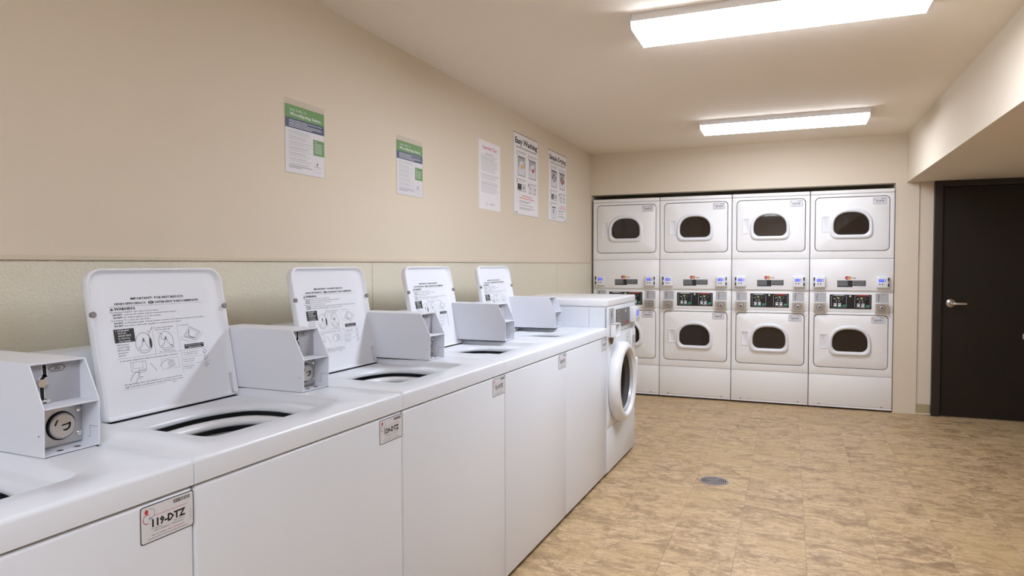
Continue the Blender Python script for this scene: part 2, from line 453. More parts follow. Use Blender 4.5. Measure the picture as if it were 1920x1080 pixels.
# ------------------------------------------------------------------ machine number stickers
def sticker(parent, num, x0, z1, w_, h_, y=0.0, name='number_sticker', seed=0, quiet=False):
    """framed silver label with a machine number; front faces -Y"""
    rnd = random.Random(seed); P = Print(); s = w_ / 0.122
    P.poly(rrect(0, w_, 0, h_, 0.006 * s), M['black'], 1)
    e = 0.0018 * s
    P.poly(rrect(e, w_ - e, e, h_ - e, 0.005 * s), M['silverlabel'], 2)
    k = h_ / 0.071
    for i in range(22):     # bar code
        x = (0.074 + i * 0.0018) * s
        P.rect(x, 0.058 * k, x + rnd.choice((0.0006, 0.0011)) * s, 0.0655 * k, M['black'], 3)
    P.ell(0.0135 * s, 0.0595 * k, 0.0038 * s, 0.0045 * k, M['red'], 3)
    P.arc(0.0145 * s, 0.0460 * k, 0.0085 * s, 0.0085 * k, 0.35 * PI, 1.6 * PI, 0.0013 * s, M['red'], 3)
    P.arc(0.0235 * s, 0.0555 * k, 0.0075 * s, 0.0085 * k, -0.45 * PI, 0.7 * PI, 0.0011 * s, M['lgrey'], 3)
    P.text('PSI', 0.0185 * s, 0.0435 * k, 0.0045 * k, M['blue'], 3, bold=0.01)
    P.text(num, 0.022 * s, 0.0285 * k, 0.0135 * k, M['black'], 3, wd=0.080 * s, bold=0.045)
    P.text('Please use this number when requesting service', 0.030 * s, 0.0478 * k, 0.0024 * k, M['red'], 3, wd=0.078 * s)
    P.text('For Service:', 0.024 * s, 0.0235 * k, 0.0028 * k, M['black'], 3, wd=0.024 * s)
    P.text('Para Servicio:', 0.074 * s, 0.0235 * k, 0.0028 * k, M['black'], 3, wd=0.026 * s)
    P.text('1-877-COINMACH   1-877-264-6622', 0.028 * s, 0.0185 * k, 0.0028 * k, M['black'], 3, wd=0.068 * s)
    P.text('Visit our website', 0.024 * s, 0.0112 * k, 0.003 * k, M['black'], 3, wd=0.033 * s)
    P.text('www.coinmach.com', 0.059 * s, 0.0112 * k, 0.003 * k, M['red'], 3, wd=0.039 * s)
    P.words(0.016 * s, 0.106 * s, 0.0062 * k, 0.0012 * k, M['grey'], rnd, 3)
    if w_ < 0.115 or not quiet:
        P.rect(0.1135 * s, 0.015 * k, 0.1145 * s, 0.036 * k, M['lgrey'], 3)
    o = P.build(name, parent, (x0, y - 0.0004, z1 - h_), (1, 0, 0), (0, 0, 1))
    o['label'] = 'sticker reading ' + num
    return o


# ------------------------------------------------------------------ top-loading washers
AW = 0.0223
EU = Vector((math.sin(AW), math.cos(AW), 0)); OR = Vector((0.7971 - 0.0223, 0, 0))
PW = 0.7733; U0 = [0.2447 + i * PW for i in range(6)]
ZL, ZT, ZR = 0.881, 0.933, 0.909       # lip bottom, top surface, recess floor
LX0, LX1 = 0.200, 0.652                # lid


def make_top(t):
    c = (0.38, 0.31)
    op = catmull([(0.182, 0.40), (0.174, 0.32), (0.178, 0.24), (0.205, 0.178), (0.265, 0.158), (0.335, 0.154), (0.402, 0.150), (0.462, 0.150), (0.512, 0.170), (0.552, 0.205), (0.572, 0.265), (0.575, 0.34), (0.55, 0.405), (0.49, 0.442), (0.41, 0.458), (0.32, 0.456), (0.235, 0.442)], 5)
    x0, x1, y0, y1 = 0.001, PW - 0.001, 0.0, 0.64
    rec = [(x + (max(0.0, y - 0.112) * 0.09 if x > 0.4 else 0), y) for x, y in rrect(0.150, 0.612, 0.112, 0.580, 0.028)]
    outer = [(x0, y0), (x1, y0), (x1, y1), (x0, y1)]
    angs = set(2 * PI * i / 120 for i in range(120))
    for (px, py) in outer: angs.add(math.atan2(py - c[1], px - c[0]) % (2 * PI))
    angs = sorted(angs)
    def sc(poly, d): # offset along the ray
        out = []
        for (px, py) in poly:
            L = math.hypot(px - c[0], py - c[1]); f = (L + d) / L
            out.append((c[0] + (px - c[0]) * f, c[1] + (py - c[1]) * f))
        return out
    O = radial(op, c, angs); Rr = radial(rec, c, angs)
    def B(ins): return radial([(x0 + ins, y0 + ins), (x1 - ins, y0 + ins), (x1 - ins, y1), (x0 + ins, y1)], c, angs)
    def z(poly, h): return [(px, py, h) for px, py in poly]
    r_ = 0.010
    rings = [z(sc(O, 0.012), 0.885), z(sc(O, 0.003), 0.886), z(O, 0.890), z(sc(O, 0.001), 0.896), z(sc(O, 0.005), 0.9015), z(sc(O, 0.012), 0.9055), z(sc(O, 0.018), 0.908),
             z(sc(Rr, -0.012), ZR), z(sc(Rr, -0.006), ZR + 0.004), z(Rr, ZT - 0.010), z(sc(Rr, 0.004), ZT - 0.003), z(sc(Rr, 0.010), ZT), z(B(r_), ZT + 0.0005), z(B(r_ * 0.5), ZT - 0.0015), z(B(r_ * 0.15), ZT - 0.005), z(B(0), ZT - 0.010), z(B(0), ZL), z(B(0.012), ZL)]
    bm = bmesh.new(); loft(bm, rings); bmesh.ops.recalc_face_normals(bm, faces=bm.faces)
    tp = obj('top_panel', bm, M['white'], t, smooth=50)
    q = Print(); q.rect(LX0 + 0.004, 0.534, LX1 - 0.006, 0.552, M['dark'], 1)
    q.build('lid_gap_shade', tp, (0, 0, ZR + 0.0006), (1, 0, 0), (0, 1, 0))  # black strip painted on the recess floor as shade under the lid edge
    # tub ring and basket seen through the opening, following its outline
    bm = bmesh.new(); loft(bm, [z(sc(O, 0.030), 0.850), z(sc(O, 0.012), 0.868), z(sc(O, 0.000), 0.874), z(sc(O, -0.010), 0.8725), z(sc(O, -0.018), 0.866), z(sc(O, -0.021), 0.857), z(sc(O, -0.018), 0.850), z(sc(O, 0.0), 0.846)])
    bmesh.ops.recalc_face_normals(bm, faces=bm.faces); obj('tub_ring', bm, M['plastic'], t, smooth=60)
    bm = bmesh.new(); loft(bm, [z(sc(O, 0.012), 0.828), z(sc(O, -0.008), 0.834), z(sc(O, -0.012), 0.829), z(sc(O, -0.008), 0.816), z(sc(O, -0.010), 0.45), z(sc(O, -0.05), 0.42)], cap1=True)
    bmesh.ops.recalc_face_normals(bm, faces=bm.faces)
    for f in bm.faces:
        if (f.calc_center_median() - Vector((c[0], c[1], 0.6))).dot(f.normal) > 0 and f.calc_center_median().z < 0.79: f.normal_flip()
    obj('basket', bm, M['basket'], t, smooth=50)


def make_lid(t):
    """open lid standing at the back of the recess; printed face towards the aisle. Local: x, h up the lid, d towards the aisle"""
    w_ = LX1 - LX0; h_ = 0.412
    p0 = Vector((LX0, 0.537, ZR + 0.004)); p1 = Vector((LX0, 0.612, 1.311))
    Y = (p1 - p0).normalized(); X = Vector((1, 0, 0)); N = X.cross(Y)       # towards -Y
    def P(x, h, d): return tuple(p0 + X * x + Y * h + N * d)
    def R(ins, top, d, right=0.0, n=8): return [P(x, h, d) for x, h in rrect(ins, w_ - ins - right, ins * 0.6, h_ - ins, (0.012, 0.014, top, top), n)]
    def notch(pts2, d, amt):        # the right edge dents inwards beside the bumper
        out = []
        for (x, h) in pts2:
            if x > w_ * 0.6:
                x -= amt * math.exp(-((h - 0.262) / 0.028) ** 2)
            out.append(P(x, h, d))
        return out
    def R2(ins, top, d, right=0.0, amt=0.0, n=8):
        base = rrect(ins, w_ - ins - right, ins * 0.6, h_ - ins, (0.012, 0.014, top, top), n)
        # extra points on the right side so the dent has something to bend
        i = n * 2 + 1
        a, b = base[i], base[i + 1]; ext = [(a[0] + (b[0] - a[0]) * k / 14, a[1] + (b[1] - a[1]) * k / 14) for k in range(1, 14)]
        return notch(base[:i + 1] + ext + base[i + 1:], d, amt)
    bm = bmesh.new()
    rings = [R2(0.004, 0.042, -0.024), R2(0.0, 0.045, -0.018), R2(0.0, 0.045, -0.004), R2(0.0015, 0.045, 0.0), R2(0.005, 0.042, 0.0012), R2(0.008, 0.039, -0.001, 0, 0.004), R2(0.011, 0.036, -0.008, 0.004, 0.010), R2(0.014, 0.034, -0.0105, 0.010, 0.014), R2(0.018, 0.032, -0.0115, 0.022, 0.014)]
    loft(bm, rings, cap0=True, cap1=True); bmesh.ops.recalc_face_normals(bm, faces=bm.faces)
    lid = obj('lid', bm, M['inner'], t, smooth=40)
    for x, h in ((0.006, 0.287), (w_ - 0.006, 0.287)):
        bm = bmesh.new(); rr = [[P(x + math.cos(a) * r, h + math.sin(a) * r, d) for a in [2 * PI * i / 18 for i in range(18)]] for r, d in ((0.0085, -0.004), (0.0085, 0.003), (0.007, 0.0048))]
        loft(bm, rr, cap1=True); bmesh.ops.recalc_face_normals(bm, faces=bm.faces); obj('bumper', bm, M['bolt'], lid)
    # hinge arm low on the right
    bm = bmesh.new()
    def slab(x0, x1, h0, h1, d0, d1): loft(bm, [[P(x0, h0, d), P(x1, h0, d), P(x1, h1, d), P(x0, h1, d)] for d in (d0, d1)], cap0=True, cap1=True)
    slab(w_ - 0.024, w_ - 0.0215, 0.008, 0.072, -0.011, -0.003); slab(w_ - 0.0215, w_ - 0.012, 0.006, 0.012, -0.011, 0.002); slab(w_ - 0.0215, w_ - 0.016, 0.069, 0.072, -0.011, -0.004)
    bmesh.ops.recalc_face_normals(bm, faces=bm.faces); hb = obj('hinge_bracket', bm, M['chrome'], lid)
    bm = bmesh.new(); slab(w_ - 0.0214, w_ - 0.0165, 0.013, 0.068, -0.0112, -0.0095); obj('bracket_slot', bm, M['dark'], lid)
    # printed instructions
    q = Print(); K = M['black']; G = M['grey']; rnd = random.Random(4)
    q.text('IMPORTANT!  FOR BEST RESULTS', 0.216, 0.3235, 0.0062, K, al='c', wd=0.176, bold=0.03)
    q.text('HIGH EFFICIENCY', 0.078, 0.3105, 0.0056, K, wd=0.098, bold=0.03)
    q.ell(0.1915, 0.3132, 0.0095, 0.0042, K, 2); q.text('HE', 0.1865, 0.3112, 0.004, M['inner'], 3, bold=0.02)
    q.text('DETERGENT IS RECOMMENDED', 0.204, 0.3105, 0.0056, K, wd=0.155, bold=0.03)
    q.line([(0.060, 0.3055), (0.37, 0.3055)], 0.0005, G)
    q.poly([(0.062, 0.2955), (0.0735, 0.2955), (0.0678, 0.3035)], K, 2); q.text('!', 0.0668, 0.2965, 0.005, M['inner'], 3)
    q.text('WARNING', 0.076, 0.2960, 0.0070, K, wd=0.062, bold=0.03)
    for i, (b, s, wd) in enumerate((('', 'Moving parts hazard. Can cause serious injury.', 0.150), ('DO NOT', 'reach into the washer until all moving parts have stopped.', 0.172), ('DO NOT', 'let children play in or on the washer.', 0.120), ('', 'Fire hazard. To reduce the risk of fire:', 0.120), ('DO NOT', 'put flammable liquids, cleaning solvents, or articles soiled with these substances in the washer.', 0.270), ('DO NOT', 'put articles soiled with vegetable or cooking oil in the washer.', 0.185))):
        y = 0.2885 - i * 0.0077; x = 0.062
        if b: x = 0.070; q.text(b, x, y, 0.0044, K, wd=0.026, bold=0.04); x += 0.030
        q.text(s, x, y, 0.0040, K, wd=wd)
    q.rect(0.064, 0.206, 0.125, 0.2435, K, 2)
    for i, s in enumerate(('1. DETERGENT', 'MUST BE', 'ADDED FIRST.', 'Do Not Pour', 'Over Laundry')):
        q.text(s, 0.068 if i == 0 else 0.075, 0.2365 - i * 0.0071, 0.0045, M['wtext'], 3, bold=0.015)
    for i, s in enumerate(('Add measured', 'amount of High', 'Efficiency (HE)', 'detergent to', 'wash tub.')):
        q.text(s, 0.068, 0.198 - i * 0.0073, 0.0042, K)
    q.text('2. Load soiled clothes', 0.186, 0.2365, 0.0040, K, wd=0.066); q.text('into the wash tub.', 0.192, 0.2300, 0.0040, K, wd=0.05)
    q.text('3. Close lid.', 0.272, 0.2365, 0.0040, K, wd=0.036)
    q.line([(0.182, 0.246), (0.182, 0.162)], 0.0005, G); q.line([(0.266, 0.246), (0.266, 0.096)], 0.0005, G); q.line([(0.064, 0.1625), (0.37, 0.1625)], 0.0005, G)
    def tub(cx, cy, s):
        q.line([(cx + math.cos(a) * 0.026 * s, cy + math.sin(a) * 0.033 * s * (1 if math.sin(a) > 0 else 0.75)) for a in [2 * PI * i / 18 for i in range(18)]], 0.0008, K, closed=True)
        q.arc(cx, cy - 0.008 * s, 0.018 * s, 0.010 * s, PI, 2 * PI, 0.0007, K); q.ell(cx, cy + 0.012 * s, 0.003 * s, 0.006 * s, G, 2, 8)
        for d in (-1, 1): q.line([(cx + d * 0.004 * s, cy + 0.010 * s), (cx + d * 0.006 * s, cy - 0.002 * s), (cx + d * 0.016 * s, cy - 0.012 * s)], 0.0008, K)
    tub(0.150, 0.195, 1.0); tub(0.222, 0.194, 0.95)
    q.ell(0.171, 0.197, 0.0035, 0.015, K, 3, 10); q.line([(0.165, 0.232), (0.172, 0.226), (0.176, 0.232), (0.181, 0.240)], 0.0009, K); q.line([(0.167, 0.226), (0.170, 0.212)], 0.0009, K)
    q.text('Do not overload', 0.196, 0.1655, 0.0034, K, wd=0.052)
    q.line([(0.200, 0.224), (0.212, 0.218), (0.206, 0.206), (0.220, 0.200)], 0.0007, K); q.line([(0.236, 0.186), (0.246, 0.178), (0.240, 0.172)], 0.0009, K)
    q.line([(0.285, 0.204), (0.310, 0.232), (0.345, 0.214), (0.322, 0.190)], 0.0008, K, closed=True); q.line([(0.292, 0.203), (0.312, 0.226), (0.338, 0.212), (0.320, 0.196)], 0.0006, G, closed=True)
    q.line([(0.276, 0.205), (0.276, 0.196), (0.320, 0.182), (0.352, 0.208), (0.352, 0.216)], 0.0006, G); q.line([(0.306, 0.222), (0.303, 0.204), (0.322, 0.196)], 0.0016, K)
    q.rect(0.282, 0.1665, 0.352, 0.1795, K, 2); q.text('LID MUST BE CLOSED TO', 0.317, 0.1740, 0.0034, M['wtext'], 3, 'c', 0.064); q.text('OPERATE WASHER', 0.317, 0.1683, 0.0034, M['wtext'], 3, 'c', 0.05)
    q.text('4. Set wash temperature with hot and warm fabric selections', 0.070, 0.1535, 0.0040, K, wd=0.185)
    q.line([(0.100, 0.148), (0.146, 0.148), (0.146, 0.122), (0.100, 0.122)], 0.0006, K, closed=True); q.line([(0.107, 0.146), (0.107, 0.130), (0.136, 0.130), (0.136, 0.146)], 0.0005, G)
    q.line([(0.092, 0.098), (0.100, 0.112), (0.112, 0.120), (0.124, 0.117), (0.118, 0.108), (0.132, 0.104)], 0.0009, K); q.line([(0.122, 0.125), (0.142, 0.125), (0.142, 0.118), (0.122, 0.118)], 0.0006, K, closed=True); q.line([(0.108, 0.092), (0.116, 0.104), (0.126, 0.100)], 0.0007, K)
    q.line([(0.160, 0.140), (0.178, 0.116)], 0.0008, K)
    q.line([(0.196, 0.146), (0.254, 0.146), (0.254, 0.116), (0.196, 0.116)], 0.0005, G, closed=True); q.line([(0.190, 0.126), (0.200, 0.138), (0.218, 0.142), (0.238, 0.138), (0.240, 0.124), (0.214, 0.118)], 0.0008, K)
    q.arc(0.226, 0.130, 0.008, 0.007, 0, 2 * PI, 0.0008, K); q.line([(0.222, 0.128), (0.230, 0.133)], 0.0012, K)
    for i, (a, b) in enumerate((('5. To start, insert coins', 'or card. Push in slide'), ('Insert card stop', 'slot to start'), ('Push button', 'to start'))):
        y = 0.1535 - i * 0.0205
        q.text(a, 0.270, y, 0.0034, K, wd=(0.058, 0.042, 0.036)[i]); q.text(b, 0.274, y - 0.0062, 0.0034, K, wd=(0.050, 0.034, 0.024)[i])
        q.line([(0.345, y), (0.352, y + 0.004), (0.360, y - 0.001), (0.354, y - 0.006), (0.346, y - 0.004), (0.352, y - 0.010)], 0.0009, K)
        if i: q.line([(0.266, y + 0.008), (0.37, y + 0.008)], 0.0004, G)
    q.text('Energy Saving Cycles (if available) are recommended for all', 0.074, 0.0885, 0.0038, K, wd=0.182)
    q.text('high loads that normally water levels including cotton items', 0.074, 0.0815, 0.0038, K, wd=0.186)
    q.text('EP7785', 0.222, 0.0745, 0.0034, G); q.line([(0.070, 0.0775), (0.20, 0.0775)], 0.0004, G)
    q.build('printed_instructions', lid, P(0, 0, -0.0113), X, Y)
    return lid


def make_coin_box(t, x0):
    """meter case: open-fronted, sloping upper edge. Built at x=0, placed at x0"""
    W_ = 0.120
    prof = [(0.279, ZT + 0.0016), (0.276, 1.034), (0.320, 1.1225), (0.640, 1.1245), (0.640, ZT + 0.0016)]
    bm = bmesh.new(); th = 0.0028
    def plate(poly, a, b): return loft(bm, [[(a, y, z) for y, z in poly], [(b, y, z) for y, z in poly]], cap0=True, cap1=True)
    plate(prof, 0, th); plate(prof, W_ - th, W_)
    bx(bm, th, W_ - th, 0.320, 0.640, 1.1200, 1.1240)                        # top
    bx(bm, th, W_ - th, 0.281, 0.640, ZT + 0.0016, ZT + 0.003)               # bottom
    bx(bm, th, W_ - th, 0.277, 0.338, 1.0315, 1.0345)                        # shelf
    bmesh.ops.recalc_face_normals(bm, faces=bm.faces)
    b = obj('coin_box', bm, M['white2'], t, (x0, 0, 0))
    obj('meter_face', box(th, W_ - th, 0.336, 0.340, ZT + 0.003, 1.120), M['meter'], b)
    obj('gasket', box(0.002, W_ - 0.002, 0.2805, 0.638, ZT - 0.002, ZT + 0.0016), M['black'], b)
    # coin slide: bent slot with metal pieces
    yb = 0.3358
    q = Print()
    q.line([(0.041, 0.181), (0.042, 0.160), (0.034, 0.152)], 0.0115, M['wtext'], 1); q.line([(0.041, 0.181), (0.042, 0.160), (0.034, 0.152)], 0.0078, M['dark'], 2)
    q.line([(0.035, 0.139), (0.036, 0.112)], 0.0105, M['wtext'], 1); q.line([(0.035, 0.139), (0.036, 0.112)], 0.0078, M['dark'], 2)
    hx = [(0.050, 0.1735), (0.0575, 0.1800), (0.0785, 0.1800), (0.085, 0.1735), (0.0785, 0.1670), (0.0575, 0.1670)]
    q.line(hx, 0.0010, M['black'], 2, True); q.text('25¢', 0.0675, 0.1705, 0.0062, M['black'], 2, 'c', bold=0.015)
    q.build('coin_slide', b, (0, yb, ZT), (1, 0, 0), (0, 0, 1))
    for (cx_, cz_, rr_, bb_) in ((0.031, 1.079, 0.0085, (0.022, 0.046, 1.074, 1.079)), (0.042, 1.041, 0.005, (0.026, 0.048, 1.038, 1.044))):
        bm = bmesh.new(); cyl(bm, (cx_, yb, cz_), rr_, -0.010, n=16); bx(bm, bb_[0], bb_[1], yb - 0.006, yb, bb_[2], bb_[3], bev=0.001)
        bmesh.ops.recalc_face_normals(bm, faces=bm.faces); obj('coin_latch', bm, M['chrome'], b, smooth=40)
    bm = bmesh.new(); bx(bm, 0.003, 0.120, yb - 0.004, yb, ZT + 0.008, 1.029, bev=0.0008)
    obj('lock_plate', bm, M['steel'], b)
    bm = bmesh.new()
    lathe(bm, (0.070, yb - 0.004, 0.982), [(0, 0.031), (0, 0.0285), (-0.007, 0.0275), (-0.010, 0.0245), (-0.0105, 0.0)], n=32)
    bmesh.ops.recalc_face_normals(bm, faces=bm.faces); obj('lock_disc', bm, M['nickel'], b, smooth=35)
    q = Print()
    q.arc(0.0700, 0.982, 0.029, 0.029, 0, 2 * PI, 0.0018, M['black'], -34, 24)
    q.arc(0.073, 0.983, 0.010, 0.010, -1.9, 0.5, 0.0028, M['black'], 2); q.line([(0.066, 0.984), (0.084, 0.986)], 0.0028, M['black'], 2); q.line([(0.052, 0.986), (0.057, 0.997)], 0.0024, M['black'], 2)
    q.build('keyhole', b, (0, yb - 0.0148, 0), (1, 0, 0), (0, 0, 1))
    for z in (1.010, 0.958):
        bm = bmesh.new(); lathe(bm, (0.109, yb - 0.004, z), [(0, 0.0058), (-0.003, 0.0056), (-0.0055, 0.003), (-0.006, 0.0)], n=14); bmesh.ops.recalc_face_normals(bm, faces=bm.faces)
        obj('screw', bm, M['chrome'], b, smooth=40)
    for x, y in ((0.049, 0.304), (0.086, 0.304)):
        q = Print(); q.ell(x, y, 0.0075, 0.0065, M['bolt'], 1); q.ell(x + 0.001, y - 0.0012, 0.0060, 0.0048, M['dark'], 2)
        q.build('mounting_hole', b, (0, 0, ZT + 0.0031), (1, 0, 0), (0, 1, 0))
    q = Print(); q.line([(-0.306, 0.975), (-0.281, 0.975)], 0.0008, M['grey'], 1); q.line([(-0.306, 0.975), (-0.306, 0.950), (-0.314, 0.950)], 0.0010, M['grey'], 1)
    q.build('seam', b, (W_ - th - 0.0002, 0, 0), (0, -1, 0), (0, 0, 1))
    bm = bmesh.new(); cyl(bm, (0.0, 0.292, 0.978), 0.0014, -0.0008, 'x', 8); bmesh.ops.recalc_face_normals(bm, faces=bm.faces); obj('rivet', bm, M['black'], b)
    return b


def make_washer():
    t = empty('top_loading_washer')
    bm = bmesh.new()
    bx(bm, 0.0012, PW - 0.0012, 0.002, 0.030, 0.020, ZL - 0.0042, bev=0.008, seg=3)
    bx(bm, 0.0012, 0.012, 0.02, 0.74, 0.020, ZL - 0.002); bx(bm, PW - 0.012, PW - 0.0012, 0.02, 0.74, 0.020, ZL - 0.002); bx(bm, 0.012, PW - 0.012, 0.72, 0.74, 0.020, ZL - 0.002)
    obj('cabinet', bm, M['white'], t, smooth=40)
    obj('plinth', box(0.02, PW - 0.02, 0.03, 0.72, 0.0, 0.0195), M['black'], t)
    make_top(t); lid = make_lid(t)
    # console behind the lid
    bm = bmesh.new(); poly_prism(bm, [(0.640, ZL), (0.640, ZT), (0.650, 1.075), (0.664, 1.094), (0.690, 1.100), (0.735, 1.098), (0.74, 1.09), (0.74, ZL)], 'x', 0.0015, PW - 0.0015)
    obj('console', bm, M['white'], t, smooth=35)
    bm = bmesh.new(); lathe(bm, (0.40, 0.335, 0), [(0.42, 0.12), (0.46, 0.09), (0.52, 0.045), (0.66, 0.035), (0.68, 0.03), (0.685, 0.0)], 'z', 28); bmesh.ops.recalc_face_normals(bm, faces=bm.faces)
    obj('agitator', bm, M['plastic'], t, smooth=50)
    make_coin_box(t, 0.657)
    return t


def copy_tree(o, parent=None):
    c = o.copy(); C.objects.link(c); c.parent = parent
    for ch in [x for x in bpy.data.objects if x.parent == o]: copy_tree(ch, c)
    return c


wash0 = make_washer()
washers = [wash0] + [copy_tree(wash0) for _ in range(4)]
nums = ['119-DTZ', '120-DTZ', '121-DTZ', '122-DTZ', '123-DTZ']
labels = ['nearest white top-loading washer, cut off by the left edge, sticker reading 119-DTZ',
          'white top-loading washer with the largest open lid, its sticker reading 120-DTZ',
          'third white top-loading washer with its lid up, its sticker reading 121-DTZ',
          'fourth white top-loading washer with its lid up, its sticker reading 122-DTZ',
          'farthest white top-loading washer, touching the taller front-loading washer']
boxx = [0.6525, 0.6525, 0.640, 0.620, 0.600]
for i, t in enumerate(washers):
    t.location = OR + EU * U0[i]; t.rotation_euler = (0, 0, PI / 2 - AW)
    tag(t, labels[i], 'washing machine', 'top-loading washers along the left wall')
    for ch in [x for x in bpy.data.objects if x.parent == t]:
        if ch.name.startswith('coin_box'): ch.location.x = boxx[i]
    sticker(t, nums[i], 0.652, 0.8715 if i else 0.8715, 0.120, 0.072, y=0.0022, seed=i)


# ------------------------------------------------------------------ front-loading washer at the end of the row
def front_loader():
    t = empty('front_loading_washer', OR + EU * 4.1125, PI / 2 - AW)
    tag(t, 'white front-loading washer with a round dark door at the end of the row', 'washing machine')
    W_, HT = 0.738, 1.110
    bm = bmesh.new()
    bx(bm, 0, 0.012, 0.004, 0.117, 0.02, 1.060); bx(bm, 0, 0.012, 0.1185, 0.62, 0.02, 1.060)       # left side in two sheets
    bx(bm, W_ - 0.012, W_, 0.004, 0.62, 0.02, 1.060); bx(bm, 0.012, W_ - 0.012, 0.61, 0.62, 0.02, 1.060)
    obj('cabinet', bm, M['white'], t)
    obj('plinth', box(0.02, W_ - 0.02, 0.03, 0.6, 0.0, 0.0195), M['black'], t)
    # front sheet with a round hole
    cx, cz = 0.262, 0.565
    angs = sorted(set([2 * PI * i / 72 for i in range(72)] + [math.atan2(b - cz, a - cx) % (2 * PI) for a, b in ((0.0, 0.297), (W_, 0.297), (W_, 0.884), (0.0, 0.884))]))
    def ring(r, y): return [(cx + math.cos(a) * r, y, cz + math.sin(a) * r) for a in angs]
    def outr(i, y): return [(p[0], y, p[1]) for p in radial([(i, 0.297 + i), (W_ - i, 0.297 + i), (W_ - i, 0.884 - i), (i, 0.884 - i)], (cx, cz), angs)]
    bm = bmesh.new(); loft(bm, [ring(0.20, 0.06), ring(0.20, 0.006), ring(0.206, 0.0), outr(0.006, 0.0), outr(0.0015, 0.002), outr(0, 0.007), outr(0, 0.02)]); bmesh.ops.recalc_face_normals(bm, faces=bm.faces)
    obj('front_panel', bm, M['white'], t, smooth=40)
    obj('toe_panel', box(0, W_, 0.0, 0.02, 0.020, 0.2945, bev=0.005), M['white'], t, smooth=40)
    obj('lid_top', box(-0.004, W_ + 0.002, -0.002, 0.63, 1.0605, HT, bev=0.010, seg=3), M['plastic'], t, smooth=40)
    # control band
    obj('control_fascia', box(0, W_, 0.0, 0.02, 0.8865, 1.0600, bev=0.004), M['white'], t, smooth=40)
    cp = obj('control_panel', box(0.205, 0.555, -0.004, 0.0, 0.9150, 1.034, bev=0.001), M['panelgrey'], t)
    q = Print(); rnd = random.Random(8)
    q.rect(0.225, 0.985, 0.285, 1.020, M['lgrey'], 1); q.rect(0.230, 0.990, 0.280, 1.015, M['panelgrey'], 2)
    for i in range(4): q.words(0.225, 0.30, 0.972 - i * 0.009, 0.003, M['lgrey'], rnd, 1)
    q.ell(0.445, 1.012, 0.011, 0.011, M['wtext'], 1)
    for i in range(3): q.words(0.42, 0.53, 0.940 - i * 0.007, 0.003, M['red'], rnd, 1)
    for i in range(5): q.ell(0.33 + i * 0.03, 0.960, 0.008, 0.008, M['grey'], 1)
    q.build('panel_print', cp, (0, -0.0044, 0), (1, 0, 0), (0, 0, 1))
    sp = obj('coin_slot_plate', box(0.040, 0.140, -0.005, 0.0, 0.958, 1.050, bev=0.001), M['gplate'], t)
    q = Print(); q.line([(0.085, 1.035), (0.085, 0.985)], 0.009, M['dark'], 1); q.ell(0.085, 1.008, 0.012, 0.006, M['black'], 2); q.build('coin_slot', sp, (0, -0.0054, 0), (1, 0, 0), (0, 0, 1))
    # coin tray: open-fronted hood
    bm = bmesh.new(); x0, x1, z0, z1, yy = 0.010, 0.128, 0.872, 0.957, -0.052
    bx(bm, x0, x0 + 0.005, yy, 0.0, z0, z1); bx(bm, x1 - 0.005, x1, yy, 0, z0, z1); bx(bm, x0, x1, yy, 0, z1 - 0.005, z1); bx(bm, x0, x1, yy, 0, z0, z0 + 0.004); bx(bm, x0, x1, -0.02, -0.012, z0, z1)
    obj('coin_box', bm, M['plastic'], t)
    bm = bmesh.new(); poly_prism(bm, [(0.045, 0.868), (0.120, 0.868), (0.105, 0.838), (0.080, 0.822), (0.060, 0.842)], 'y', -0.010, -0.001)
    obj('lock_bracket', bm, M['rust'], t)
    # card reader
    rd = obj('card_reader', box(0.575, 0.690, -0.042, 0.0, 0.925, 1.028, bev=0.006), M['plastic'], t, smooth=40)
    q = Print(); q.rect(0.60, 0.965, 0.655, 1.005, M['screen'], 1); q.ell(0.612, 0.945, 0.006, 0.006, M['panelgrey'], 1); q.ell(0.640, 0.945, 0.006, 0.006, M['panelgrey'], 1); q.line([(0.676, 0.94), (0.676, 1.01)], 0.005, M['black'], 1)
    sc = q.build('screen', rd, (0, -0.0424, 0), (1, 0, 0), (0, 0, 1))
    # soap drawer grip
    bm = bmesh.new(); bx(bm, 0.585, 0.705, -0.012, 0.0, 0.752, 0.872, bev=0.005); so = obj('soap_drawer', bm, M['plastic'], t, smooth=40)
    q = Print(); q.poly(rrect(0.610, 0.682, 0.770, 0.830, 0.02), M['gplate'], 1); q.build('grip_recess', so, (0, -0.0124, 0), (1, 0, 0), (0, 0, 1))
    q = Print(); q.rect(0.500, 0.800, 0.545, 0.850, M['lgrey'], 1); q.rect(0.503, 0.803, 0.542, 0.847, M['paper'], 2); q.text('123', 0.505, 0.82, 0.01, M['black'], 3, wd=0.03); q.build('small_label', t, (0, -0.0006, 0), (1, 0, 0), (0, 0, 1))
    # door ring, glass and drum
    dr = obj('door', lathe(bmesh.new(), (cx, 0, cz), [(-0.001, 0.246), (-0.008, 0.253), (-0.034, 0.253), (-0.050, 0.249), (-0.066, 0.238), (-0.072, 0.226), (-0.073, 0.212), (-0.069, 0.204), (-0.050, 0.198), (-0.03, 0.192), (0.0, 0.186)], n=64, sz=1.02), M['plastic'], t, smooth=50)
    obj('glass_rim', lathe(bmesh.new(), (cx, 0, cz), [(-0.048, 0.1985), (-0.053, 0.196), (-0.050, 0.187), (-0.03, 0.182)], n=56), M['gplate'], dr, smooth=50)
    obj('door_glass', lathe(bmesh.new(), (cx, 0, cz), [(-0.035, 0.188), (-0.030, 0.16), (-0.012, 0.12), (0.03, 0.10), (0.05, 0.06), (0.055, 0.0)], n=48), M['dglass'], dr, smooth=60)
    obj('door_handle', box(cx + 0.235, cx + 0.275, -0.070, -0.030, 0.50, 0.69, bev=0.010, seg=3), M['plastic'], dr, smooth=40)
